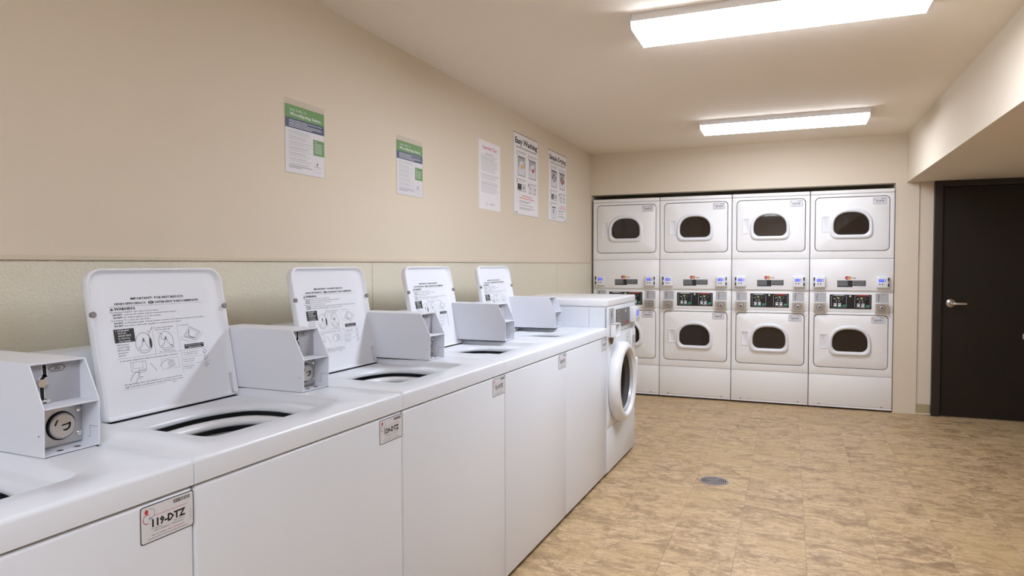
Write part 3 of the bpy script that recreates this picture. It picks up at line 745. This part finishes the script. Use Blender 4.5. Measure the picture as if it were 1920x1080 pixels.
    bm = bmesh.new(); lathe(bm, (cx, 0, cz), [(0.055, 0.196), (0.06, 0.23), (0.45, 0.235), (0.46, 0.0)], n=56)
    obj('drum', bm, M['sdrum'], t, smooth=50)
    for k in range(3):
        a = 0.4 + k * 2 * PI / 3
        bm = bmesh.new(); bx(bm, 0.165, 0.236, 0.08, 0.44, -0.022, 0.022, bev=0.01)
        bmesh.ops.rotate(bm, verts=bm.verts, cent=(0, 0, 0), matrix=Matrix.Rotation(a, 3, 'Y')); bmesh.ops.translate(bm, verts=bm.verts, vec=(cx, 0, cz))
        obj('drum_paddle', bm, M['sdrum'], t, smooth=50)
    obj('door_gasket', lathe(bmesh.new(), (cx, 0, cz), [(0.0, 0.203), (0.02, 0.198), (0.04, 0.192), (0.06, 0.20)], n=48), M['black'], t, smooth=50)
    return t


front_loader()


# ------------------------------------------------------------------ stacked dryers
SW = 0.6858


def dwin(cx, z0, z1, hw, n=10):
    """window outline: flat bottom, arched top"""
    h = z1 - z0; pts = []
    rb = min(0.055, h * 0.3)
    pts += [(cx - hw + rb + math.cos(a) * rb, z0 + rb + math.sin(a) * rb) for a in [PI + 0.5 * PI * i / n for i in range(n + 1)]]
    pts += [(cx + hw - rb + math.cos(a) * rb, z0 + rb + math.sin(a) * rb) for a in [1.5 * PI + 0.5 * PI * i / n for i in range(n + 1)]]
    zs = z0 + h * 0.42
    pts += [(cx + math.copysign(abs(math.cos(a)) ** 0.80, math.cos(a)) * hw, zs + (z1 - zs) * abs(math.sin(a)) ** 0.92) for a in [PI * i / (2 * n) for i in range(2 * n + 1)]]
    return pts


def dryer_door(t, x0, x1, z0, z1, wx0, wx1, wz0, wz1, rz0, rz1, hx0, hx1, hz0, hz1, hstyle):
    c = ((wx0 + wx1) / 2, (wz0 + wz1) / 2); hw = (wx1 - wx0) / 2
    outer = lambda i: rrect(x0 + i, x1 - i, z0 + i, z1 - i, 0.036 - i)
    angs = sorted(set([2 * PI * i / 80 for i in range(80)] + [math.atan2(p[1] - c[1], p[0] - c[0]) % (2 * PI) for p in outer(0)]))
    def R(poly, y): return [(p[0], y, p[1]) for p in radial(poly, c, angs)]
    rim = lambda k: dwin(c[0], wz0 + (rz0 - wz0) * k, wz1 + (rz1 - wz1) * k, hw + 0.028 * k)
    bm = bmesh.new()
    loft(bm, [R(rim(0.5), 0.02), R(rim(0.5), -0.004), R(outer(0.007), -0.004), R(outer(0.002), -0.0015), R(outer(0), 0.004), R(outer(0), 0.022)]); bmesh.ops.recalc_face_normals(bm, faces=bm.faces)
    d = obj('door', bm, M['wdry'], t, smooth=40)
    bm = bmesh.new()
    loft(bm, [R(rim(1.12), -0.0035), R(rim(1.08), -0.010), R(rim(0.9), -0.019), R(rim(0.6), -0.024), R(rim(0.3), -0.022), R(rim(0.06), -0.014), R(rim(0.0), -0.006), R(rim(0.0), 0.018)]); bmesh.ops.recalc_face_normals(bm, faces=bm.faces)
    obj('window_rim', bm, M['plastic'], d, smooth=50)
    bm = bmesh.new(); loft(bm, [R(rim(0.15), 0.0), R(rim(0.15), 0.004)], cap0=True, cap1=True); bmesh.ops.recalc_face_normals(bm, faces=bm.faces)
    obj('window_glass', bm, M['glass'], d)
    # recessed grip beside the window
    cc = ((hx0 + hx1) / 2, (hz0 + hz1) / 2)
    H_ = lambda i, y: [(p[0], y, p[1]) for p in rrect(hx0 + i, hx1 - i, hz0 + i, hz1 - i, max(0.012 - i, 0.003))]
    bm = bmesh.new(); loft(bm, [H_(0, -0.004), H_(0.002, -0.0085), H_(0.009, -0.0085), H_(0.013, -0.0045)], cap1=True); bmesh.ops.recalc_face_normals(bm, faces=bm.faces)
    h = obj('handle', bm, M['plastic'], d, smooth=40)
    return d


def make_dryer(idx):
    t = empty('stacked_dryer')
    a, b = 0.0028, SW - 0.0028
    bm = bmesh.new()
    bx(bm, a, a + 0.01, 0.03, 0.72, 0.03, 1.953); bx(bm, b - 0.01, b, 0.03, 0.72, 0.03, 1.953); bx(bm, a + 0.01, b - 0.01, 0.70, 0.72, 0.03, 1.953)
    bx(bm, a + 0.01, b - 0.01, 0.03, 0.70, 1.36, 1.375); bx(bm, a + 0.01, b - 0.01, 0.03, 0.70, 0.88, 0.895)
    obj('cabinet', bm, M['wdry'], t)
    obj('top_cap', box(a, b, -0.004, 0.72, 1.9575, 1.9916, bev=0.007, seg=3), M['wdry'], t, smooth=40)
    for (z0, z1, dz0, dz1, nm) in ((1.3742, 1.9560, 1.445, 1.926, 'upper_front'), (0.3130, 0.8875, 0.381, 0.860, 'lower_front')):
        c = (SW / 2, (dz0 + dz1) / 2)
        hole = rrect(0.0407, 0.6488, dz0 - 0.0048, dz1 + 0.0048, 0.040)
        cor = [(a, z0), (b, z0), (b, z1), (a, z1)]
        angs = sorted(set([2 * PI * i / 60 for i in range(60)] + [math.atan2(p[1] - c[1], p[0] - c[0]) % (2 * PI) for p in hole + cor]))
        R = lambda poly, y: [(p[0], y, p[1]) for p in radial(poly, c, angs)]
        out = lambda i: [(a + i, z0 + i), (b - i, z0 + i), (b - i, z1 - i), (a + i, z1 - i)]
        bm = bmesh.new(); loft(bm, [R(hole, 0.024), R(hole, 0.003), R(rrect(0.0385, 0.651, dz0 - 0.007, dz1 + 0.007, 0.042), 0.0), R(out(0.004), 0.0), R(out(0.001), 0.0012), R(out(0), 0.004), R(out(0), 0.03)]); bmesh.ops.recalc_face_normals(bm, faces=bm.faces)
        obj(nm, bm, M['wdry'], t, smooth=40)
    dryer_door(t, 0.0455, 0.644, 1.445, 1.926, 0.197, 0.484, 1.589, 1.790, 1.555, 1.822, 0.093, 0.163, 1.613, 1.762, 0)
    dryer_door(t, 0.0455, 0.644, 0.381, 0.860, 0.197, 0.484, 0.529, 0.731, 0.493, 0.764, 0.088, 0.162, 0.550, 0.688, 1)
    for z in (1.67, 0.62):
        bm = bmesh.new(); lathe(bm, (SW / 2, 0, z), [(0.035, 0.205), (0.04, 0.255), (0.60, 0.26), (0.61, 0.0)], n=40)
        dm = obj('drum', bm, M['drum'], t, smooth=50)
        bm = bmesh.new()
        for k in range(3): 
            bb = box(0.19, 0.258, 0.06, 0.58, -0.018, 0.018, bev=0.008); bmesh.ops.rotate(bb, verts=bb.verts, cent=(0, 0, 0), matrix=Matrix.Rotation(0.3 + k * 2 * PI / 3, 3, 'Y')); bmesh.ops.translate(bb, verts=bb.verts, vec=(SW / 2, 0, z))
            me = bpy.data.meshes.new('x'); bb.to_mesh(me); bb.free(); bm.from_mesh(me); bpy.data.meshes.remove(me)
        obj('drum_vanes', bm, M['drum'], dm)
    obj('meter_panel', box(a, b, 0.0, 0.03, 1.0925, 1.3722, bev=0.003), M['wdry'], t, smooth=40)
    bm = bmesh.new(); poly_prism(bm, [(0.0, 1.0920), (-0.004, 1.0885), (0.013, 1.0700), (0.03, 1.0700), (0.03, 1.0920)], 'x', a, b)
    obj('meter_ledge', bm, M['wdry'], t)
    cf = obj('control_fascia', box(a, b, 0.006, 0.03, 0.8895, 1.0690, bev=0.003), M['wdry'], t, smooth=40)
    # card readers
    for (x0, x1, side) in ((0.030, 0.133, 0), (0.548, 0.650, 1)):
        r_ = obj('card_reader', box(x0, x1, -0.038, 0.0, 1.110, 1.212, bev=0.007, seg=3), M['plastic'], t, smooth=40)
        q = Print(); o = x0 + (0.030 if side == 0 else 0.012)
        q.rect(o + 0.002, 1.163, o + 0.044, 1.188, M['screen'], 1)
        q.text('SWIPE', o + 0.007, 1.172, 0.008, M['wtext'], 2, wd=0.031)
        for bx_ in (0.011, 0.033): q.ell(o + bx_, 1.143, 0.0065, 0.0065, M['grey'], 1)
        for bz in (1.168, 1.183): q.ell(o + 0.054, bz, 0.0045, 0.0045, M['blue'], 1)
        q.ell(o + 0.022, 1.2, 0.004, 0.002, M['blue'], 1)
        sx = x0 + 0.010 if side == 0 else x1 - 0.011
        q.rect(sx - 0.006, 1.122, sx + 0.006, 1.150, M['black'], 1); q.rect(sx - 0.006, 1.172, sx + 0.006, 1.202, M['black'], 1); q.rect(sx - 0.0025, 1.150, sx + 0.0025, 1.172, M['grey'], 1)
        q.build('reader_face', r_, (0, -0.0384, 0), (1, 0, 0), (0, 0, 1))
    # card logos and the black notice
    q = Print(); rnd = random.Random(3)
    q.ell(0.311, 1.1975, 0.0165, 0.0165, M['red'], 1, 20); q.ell(0.332, 1.1975, 0.0165, 0.0165, M['orange'], 2, 20)
    for i in range(4): q.rect(0.300, 1.2055 - i * 0.0055, 0.338, 1.2030 - i * 0.0055, (M['blue'], M['red'], M['wtext'], M['blue'])[i], 3)
    q.text('VISA', 0.352, 1.1930, 0.0095, M['blue'], 1, wd=0.034, bold=0.03); q.rect(0.350, 1.1895, 0.386, 1.1915, M['orange'], 1)
    q.rect(0.229, 1.1130, 0.467, 1.1785, M['wtext'], 1); q.rect(0.232, 1.1155, 0.358, 1.1760, M['black'], 2); q.rect(0.358, 1.1265, 0.464, 1.1760, M['black'], 2)
    for i in range(6):
        q.words(0.236, 0.318, 1.1695 - i * 0.0085, 0.0034, M['lgrey'], rnd, 3); q.words(0.356, 0.458, 1.1695 - i * 0.0085 if i < 5 else 1.1695, 0.0034, M['lgrey'], rnd, 3)
    q.words(0.372, 0.462, 1.119, 0.003, M['lgrey'], rnd, 3)
    q.build('meter_notice', t, (0, -0.0005, 0), (1, 0, 0), (0, 0, 1))
    # black control panel
    cp = obj('control_panel', box(0.172, 0.512, 0.003, 0.006, 0.918, 1.047, bev=0.0008), M['panelblack'], t)
    for k, x in enumerate((0.188, 0.378)):
        q = Print()
        q.line(rrect(x, x + 0.122, 0.932, 1.036, 0.008, 3), 0.0026, M['lgrey'], 1, True)
        q.rect(x + 0.02, 1.0345, x + 0.10, 1.0435, M['red'] if k else M['lgrey'], 2)
        q.text('35' if k else '75', x + 0.046, 1.008, 0.013, M['digits'], 2); q.arc(x + 0.06, 1.012, 0.030, 0.014, 0.6 * PI, 1.6 * PI, 0.0012, M['lgrey'], 2); q.arc(x + 0.06, 1.012, 0.030, 0.014, -0.4 * PI, 0.4 * PI, 0.0012, M['lgrey'], 2)
        q.ell(x + 0.022, 1.008, 0.006, 0.006, M['lgrey'], 2); q.rect(x + 0.095, 1.010, x + 0.108, 1.014, M['blue'], 2)
        for j in (0, 1): q.ell(x + 0.038 + j * 0.024, 0.985, 0.0045, 0.006, M['lgrey'], 2)
        for j in (0, 1): q.ell(x + 0.030 + j * 0.036, 0.962, 0.015, 0.009, M['lgrey'], 2); q.ell(x + 0.030 + j * 0.036, 0.946, 0.014, 0.007, M['wtext'], 2)
        q.ell(x + 0.103, 0.947, 0.014, 0.008, M['teal'], 2)
        q.ell(x + 0.06, 0.932, 0.022, 0.004, M['lgrey'] if k else M['teal'], 2)
        q.build('display', cp, (0, 0.0027, 0), (1, 0, 0), (0, 0, 1))
    bm = bmesh.new(); lathe(bm, (0.341, 0.003, 1.031), [(0, 0.009), (-0.004, 0.009), (-0.006, 0.006), (-0.006, 0.0)], n=18); bmesh.ops.recalc_face_normals(bm, faces=bm.faces)
    obj('key_switch', bm, M['chrome'], cp, smooth=40)
    for x0, x1 in ((0.042, 0.140), (0.543, 0.643)):
        s = obj('coin_slot_plate', box(x0, x1, 0.001, 0.006, 0.980, 1.060, bev=0.0008), M['gplate'], t)
        q = Print(); o = x0 + 0.024
        q.line([(o, 1.055), (o + 0.006, 1.035), (o - 0.004, 1.022), (o + 0.002, 1.010), (o + 0.001, 0.988)], 0.004, M['black'], 1)
        q.words(o + 0.02, x1 - 0.02, 1.050, 0.003, M['grey'], rnd, 1)
        q.build('coin_slot', s, (0, 0.0006, 0), (1, 0, 0), (0, 0, 1))
        k = obj('coin_vault', box(x0 - 0.008, x1 + 0.004, -0.030, 0.006, 0.886, 0.975, bev=0.004), M['cream'], t, smooth=40)
        obj('vault_face', box(x0 - 0.002, x1 - 0.002, -0.033, -0.030, 0.892, 0.970, bev=0.001), M['brass'], k)
        xc = (x0 + x1) / 2 - 0.003
        bm = bmesh.new(); lathe(bm, (xc, -0.033, 0.931), [(0, 0.034), (-0.004, 0.033), (-0.004, 0.029), (-0.001, 0.027), (-0.001, 0.020), (-0.005, 0.018), (-0.006, 0.008), (-0.002, 0.006), (-0.002, 0.0)], n=26); bmesh.ops.recalc_face_normals(bm, faces=bm.faces)
        obj('vault_lock', bm, M['steel'], k, smooth=40)
        q = Print(); q.arc(xc, 0.931, 0.0245, 0.0245, 0, 2 * PI, 0.0050, M['bolt'], 1, 22); q.arc(xc, 0.931, 0.035, 0.035, 0, 2 * PI, 0.003, M['bolt'], -20, 22); q.ell(xc, 0.931, 0.006, 0.007, M['black'], 1)
        q.build('lock_ring', k, (0, -0.0378, 0), (1, 0, 0), (0, 0, 1))
    kp = obj('kick_panel', box(a, b, 0.0, 0.03, 0.034, 0.3105, bev=0.003), M['wdry'], t, smooth=40)
    obj('kick_rail', box(a, b, 0.002, 0.03, 0.0145, 0.0325, bev=0.002), M['wdry'], t)
    q = Print()
    for x in (0.09, 0.60): q.ell(x, 0.040, 0.006, 0.005, M['grey'], 1)
    q.build('kick_screws', kp, (0, -0.0004, 0), (1, 0, 0), (0, 0, 1))
    obj('foot', box(0.03, 0.09, 0.04, 0.66, 0.0, 0.030), M['black'], t); obj('foot', box(0.59, 0.65, 0.04, 0.66, 0.0, 0.030), M['black'], t)
    return t


dry0 = make_dryer(0)
dryers = [dry0] + [copy_tree(dry0) for _ in range(3)]
dl = ['leftmost white stacked dryer, partly hidden behind the front-loading washer', 'second white stacked dryer from the left wall', 'third white stacked dryer from the left wall', 'rightmost white stacked dryer, next to the beige wall end']
for i, t in enumerate(dryers):
    t.location = (0.0193 + i * SW, D, 0)
    tag(t, dl[i], 'dryer', 'stacked dryers in the wall opening')
    sticker(t, '%d-DTZ' % (125 + 2 * i), 0.512, 1.914, 0.108, 0.058, y=-0.0045, seed=20 + i, quiet=True)
    sticker(t, '%d-DTZ' % (126 + 2 * i), 0.512, 0.850, 0.108, 0.058, y=-0.0045, seed=30 + i, quiet=True)


# ------------------------------------------------------------------ notices on the left wall
def notice(name, label, y0, y1, z0, z1, sleeve=False, border=None):
    t = empty(name, (0.0, y0, z0)); tag(t, label, 'notice', 'notices on the left wall')
    w_, h_ = y1 - y0, z1 - z0
    bm = bmesh.new(); bx(bm, 0.0, 0.0022, 0, w_, 0, h_)
    if sleeve:
        bm.free(); bm = box(0.0, 0.0022, 0.002, w_ - 0.002, 0.003, h_ - sleeve)
        obj('clear_holder', box(0.0024, 0.0040, 0, w_, 0, h_), M['sleeve'], t)
    obj('sheet', bm, M['paper'], t)
    return t, w_, h_


def finish(q, t, w_, x=0.0025): q.build('print', t, (x, 0, 0), (0, 1, 0), (0, 0, 1), step=0.00012)


def hello(y0, y1, z0, z1, label, seed):
    t, w_, h_ = notice('notice_sheet', label, y0, y1, z0, z1, sleeve=(z1 - z0) * 0.078)
    q = Print(); rnd = random.Random(seed); X = lambda f: f * w_; Z = lambda f: (1 - f) * h_
    q.rect(0.002, Z(0.255), w_ - 0.002, Z(0.079), M['green'], 1); q.rect(0.002, Z(0.388), w_ - 0.002, Z(0.255), M['navy'], 1)
    q.poly([(X(0.45), Z(0.255)), (w_ - 0.002, Z(0.255)), (w_ - 0.002, Z(0.14))], M['teal'] if False else M['green'], 2)
    q.text('Say hello to', X(0.12), Z(0.155), h_ * 0.033, M['wtext'], 3, wd=X(0.42)); q.text('WoodSpring Suites.', X(0.12), Z(0.218), h_ * 0.040, M['wtext'], 3, wd=X(0.80), bold=0.025)
    for i in range(5): q.words(X(0.10), X(0.92), Z(0.288 + i * 0.020), h_ * 0.0075, M['wtext'], rnd, 3, fill=(1, 0.55, 1, 1, 0.7)[i])
    k = 0
    for i in range(26):
        f = 0.43 + i * 0.0185
        if i % 4 == 3: continue
        q.words(X(0.09), X(0.68 if f > 0.46 else 0.9), Z(f), h_ * 0.0045, M['grey'] if i % 4 == 0 else M['lgrey'], rnd, 2, fill=rnd.uniform(0.6, 1))
    q.words(X(0.09), X(0.68), Z(0.905), h_ * 0.007, M['grey'], rnd, 2); q.words(X(0.09), X(0.4), Z(0.925), h_ * 0.007, M['grey'], rnd, 2)
    q.rect(X(0.70), Z(0.695), w_ - 0.003, Z(0.475), M['green'], 2)
    q.text('NOTE:', X(0.73), Z(0.51), h_ * 0.014, M['wtext'], 3, bold=0.02)
    for i in range(7): q.words(X(0.73), X(0.93), Z(0.535 + i * 0.021), h_ * 0.006, M['wtext'], rnd, 3)
    q.ell(X(0.80), Z(0.815), X(0.018), h_ * 0.014, M['grey'], 2); q.rect(X(0.79), Z(0.845), X(0.81), Z(0.80), M['grey'], 2); q.words(X(0.71), X(0.9), Z(0.862), h_ * 0.006, M['grey'], rnd, 2); q.words(X(0.74), X(0.86), Z(0.888), h_ * 0.004, M['lgrey'], rnd, 2); q.words(X(0.70), X(0.92), Z(0.935), h_ * 0.004, M['lgrey'], rnd, 2)
    finish(q, t, w_)


hello(2.230, 2.484, 1.7055, 2.010, 'nearest notice with a green and navy heading, in a clear holder', 1)
hello(3.077, 3.350, 1.697, 2.006, 'second notice with a green and navy heading, farther from the camera', 2)

t, w_, h_ = notice('notice_sheet', 'narrow white notice with the red heading Laundry Tips', 4.093, 4.454, 1.700, 2.158)
q = Print(); rnd = random.Random(5)
q.text('Laundry Tips', w_ * 0.5, h_ * 0.885, h_ * 0.052, M['red'], 2, 'c', w_ * 0.66, bold=0.008)
q.words(w_ * 0.3, w_ * 0.66, h_ * 0.815, h_ * 0.008, M['grey'], rnd)
for i in range(34):
    f = 0.79 - i * 0.0165
    if i in (15, 16, 22): continue
    q.words(w_ * 0.10, w_ * 0.92, h_ * f, h_ * 0.0045, M['grey'] if i in (3, 17, 25) else M['lgrey'], rnd, fill=rnd.uniform(0.75, 1))
q.ell(w_ * 0.36, h_ * 0.085, w_ * 0.05, h_ * 0.018, M['lgrey']); q.ell(w_ * 0.36, h_ * 0.085, w_ * 0.04, h_ * 0.013, M['paper'], 3); q.text('MAC-GRAY', w_ * 0.5, h_ * 0.078, h_ * 0.012, M['black'], 2, wd=w_ * 0.2, bold=0.03)
finish(q, t, w_)


def poster(y0, y1, z0, z1, head, label, seed, dry):
    t, w_, h_ = notice('poster', label, y0, y1, z0, z1); t['category'] = 'poster'
    q = Print(); rnd = random.Random(seed); K, G, L_ = M['black'], M['grey'], M['lgrey']
    X = lambda f: f * w_; Z = lambda f: (1 - f) * h_
    q.line([(0.002, 0.002), (w_ - 0.002, 0.002), (w_ - 0.002, h_ - 0.002), (0.002, h_ - 0.002)], 0.0035, L_, 1, True); q.line([(0.002, h_ - 0.002), (w_ - 0.002, h_ - 0.002)], 0.005, G, 2)
    q.text(head, X(0.5), Z(0.125), h_ * 0.068, K, 2, 'c', X(0.90), bold=0.035)
    q.words(X(0.10), X(0.92), Z(0.175), h_ * 0.012, G, rnd, 2)
    def step(n, x, f): q.text(str(n), X(x), Z(f + 0.055), h_ * 0.055, K, 2, bold=0.02); q.words(X(x + 0.07), X(x + 0.36), Z(f + 0.012), h_ * 0.008, G, rnd, 2); q.words(X(x + 0.07), X(x + 0.32), Z(f + 0.032), h_ * 0.006, L_, rnd, 2)
    step(1, 0.11, 0.215); step(2, 0.57, 0.225); step(3, 0.11, 0.555); step(4, 0.57, 0.575)
    for i, (x, c) in enumerate(((0.15, M['orange']), (0.60, M['red']))):
        q.rect(X(x), Z(0.52), X(x + 0.30), Z(0.275), L_, 2); q.rect(X(x + 0.02), Z(0.505), X(x + 0.28), Z(0.41), M['silverlabel'], 3)
        q.ell(X(x + 0.15), Z(0.385), X(0.09), h_ * 0.058, G if dry else M['silverlabel'], 4); q.ell(X(x + 0.16), Z(0.400), X(0.055), h_ * 0.028, c if (not dry or i) else L_, 5)
        q.rect(X(x), Z(0.292), X(x + 0.28), Z(0.275), K if dry else G, 3)
        q.line([(X(x + 0.10), Z(0.42)), (X(x + 0.17), Z(0.36)), (X(x + 0.26), Z(0.33))], 0.008, M['silverlabel'], 6)
    q.rect(X(0.15), Z(0.69), X(0.30), Z(0.615), K if not dry else G, 2); q.line([(X(0.15), Z(0.70)), (X(0.46), Z(0.70)), (X(0.46), Z(0.62)), (X(0.15), Z(0.62))], 0.004, G, 3, True); q.rect(X(0.34), Z(0.68), X(0.43), Z(0.635), L_, 3)
    for x in (0.60, 0.78): q.line([(X(x), Z(0.70)), (X(x + 0.10), Z(0.71)), (X(x + 0.11), Z(0.635)), (X(x + 0.02), Z(0.63))], 0.004, G, 2, True); q.arc(X(x + 0.07), Z(0.67), X(0.04), h_ * 0.025, 0, 5, 0.004, G, 3)
    if dry:
        step(5, 0.11, 0.735); q.rect(X(0.16), Z(0.965), X(0.42), Z(0.80), M['silverlabel'], 2); q.line(rrect(X(0.16), X(0.42), Z(0.965), Z(0.80), 0.01, 3), 0.004, L_, 3, True); q.rect(X(0.20), Z(0.815), X(0.38), Z(0.80), K, 4); q.rect(X(0.24), Z(0.89), X(0.28), Z(0.835), G, 4)
        xa, xb, f0 = 0.52, 0.95, 0.775
    else: xa, xb, f0 = 0.22, 0.82, 0.765
    q.words(X(xa + 0.08), X(xb - 0.08), Z(f0), h_ * 0.012, M['pink'], rnd, 2); q.words(X(xa), X(xb), Z(f0 + 0.03), h_ * 0.013, M['pink'], rnd, 2)
    for i in range(7):
        if i in (2, 4): continue
        q.words(X(xa), X(xb), Z(f0 + 0.062 + i * 0.0165), h_ * 0.006, G, rnd, 2, fill=rnd.uniform(0.6, 1))
    q.ell(X(0.90 if dry else 0.10), Z(0.975), X(0.06), h_ * 0.010, L_, 2)
    finish(q, t, w_)


poster(4.706, 5.238, 1.706, 2.318, 'Easy Washing', 'tall poster headed Easy Washing, in the middle of the three far sheets', 6, False)
poster(5.488, 5.995, 1.7075, 2.306, 'Simple Drying', 'tall poster headed Simple Drying, nearest the stacked dryers', 7, True)

# ------------------------------------------------------------------ floor drain
t = empty('floor_drain', (1.4925, 4.277, 0)); tag(t, 'round grey slotted drain cover set in the tiled floor', 'drain')
t.rotation_euler = (0, 0, 0.35)
bm = bmesh.new(); lathe(bm, (0, 0, 0), [(0.0002, 0.086), (0.0022, 0.085), (0.0028, 0.081), (0.0028, 0.074), (0.0012, 0.073)], 'z', 48); obj('rim', bm, M['drain'], t, smooth=50)
bm = bmesh.new(); cyl(bm, (0, 0, 0.0003), 0.074, 0.0006, 'z', 40); obj('sump', bm, M['dark'], t)
bm = bmesh.new()
for k in range(4):
    a = PI / 4 + k * PI / 2
    bb = box(0.004, 0.075, -0.003, 0.003, 0.0009, 0.0032); bmesh.ops.rotate(bb, verts=bb.verts, cent=(0, 0, 0), matrix=Matrix.Rotation(a, 3, 'Z')); me = bpy.data.meshes.new('x'); bb.to_mesh(me); bb.free(); bm.from_mesh(me)
for r in (0.014, 0.026, 0.038, 0.050, 0.062):
    for s in range(4):
        A = [PI / 4 + s * PI / 2 + 0.05 + (PI / 2 - 0.1) * i / 8 for i in range(9)]
        loft(bm, [[(math.cos(a) * q, math.sin(a) * q, z) for a in A] for q, z in ((r, 0.0009), (r, 0.0028), (r + 0.0055, 0.0028), (r + 0.0055, 0.0009))], closed=False)
bmesh.ops.recalc_face_normals(bm, faces=bm.faces); obj('grate', bm, M['drain'], t)

# ------------------------------------------------------------------ table whose corner just enters the picture on the right
t = empty('folding_table', (3.62, 5.0, 0)); tag(t, 'grey laminate table of which one corner shows at the right edge, before the brown door', 'table')
obj('table_top', box(0, 0.75, 0, 1.50, 0.726, 0.768, bev=0.004), M['tabletop'], t)
for x in (0.10, 0.65):
    for y in (0.12, 1.36):
        bm = bmesh.new(); cyl(bm, (x, y, 0.0), 0.016, 0.726, 'z', 16); obj('leg', bm, M['steel'], t, smooth=40)
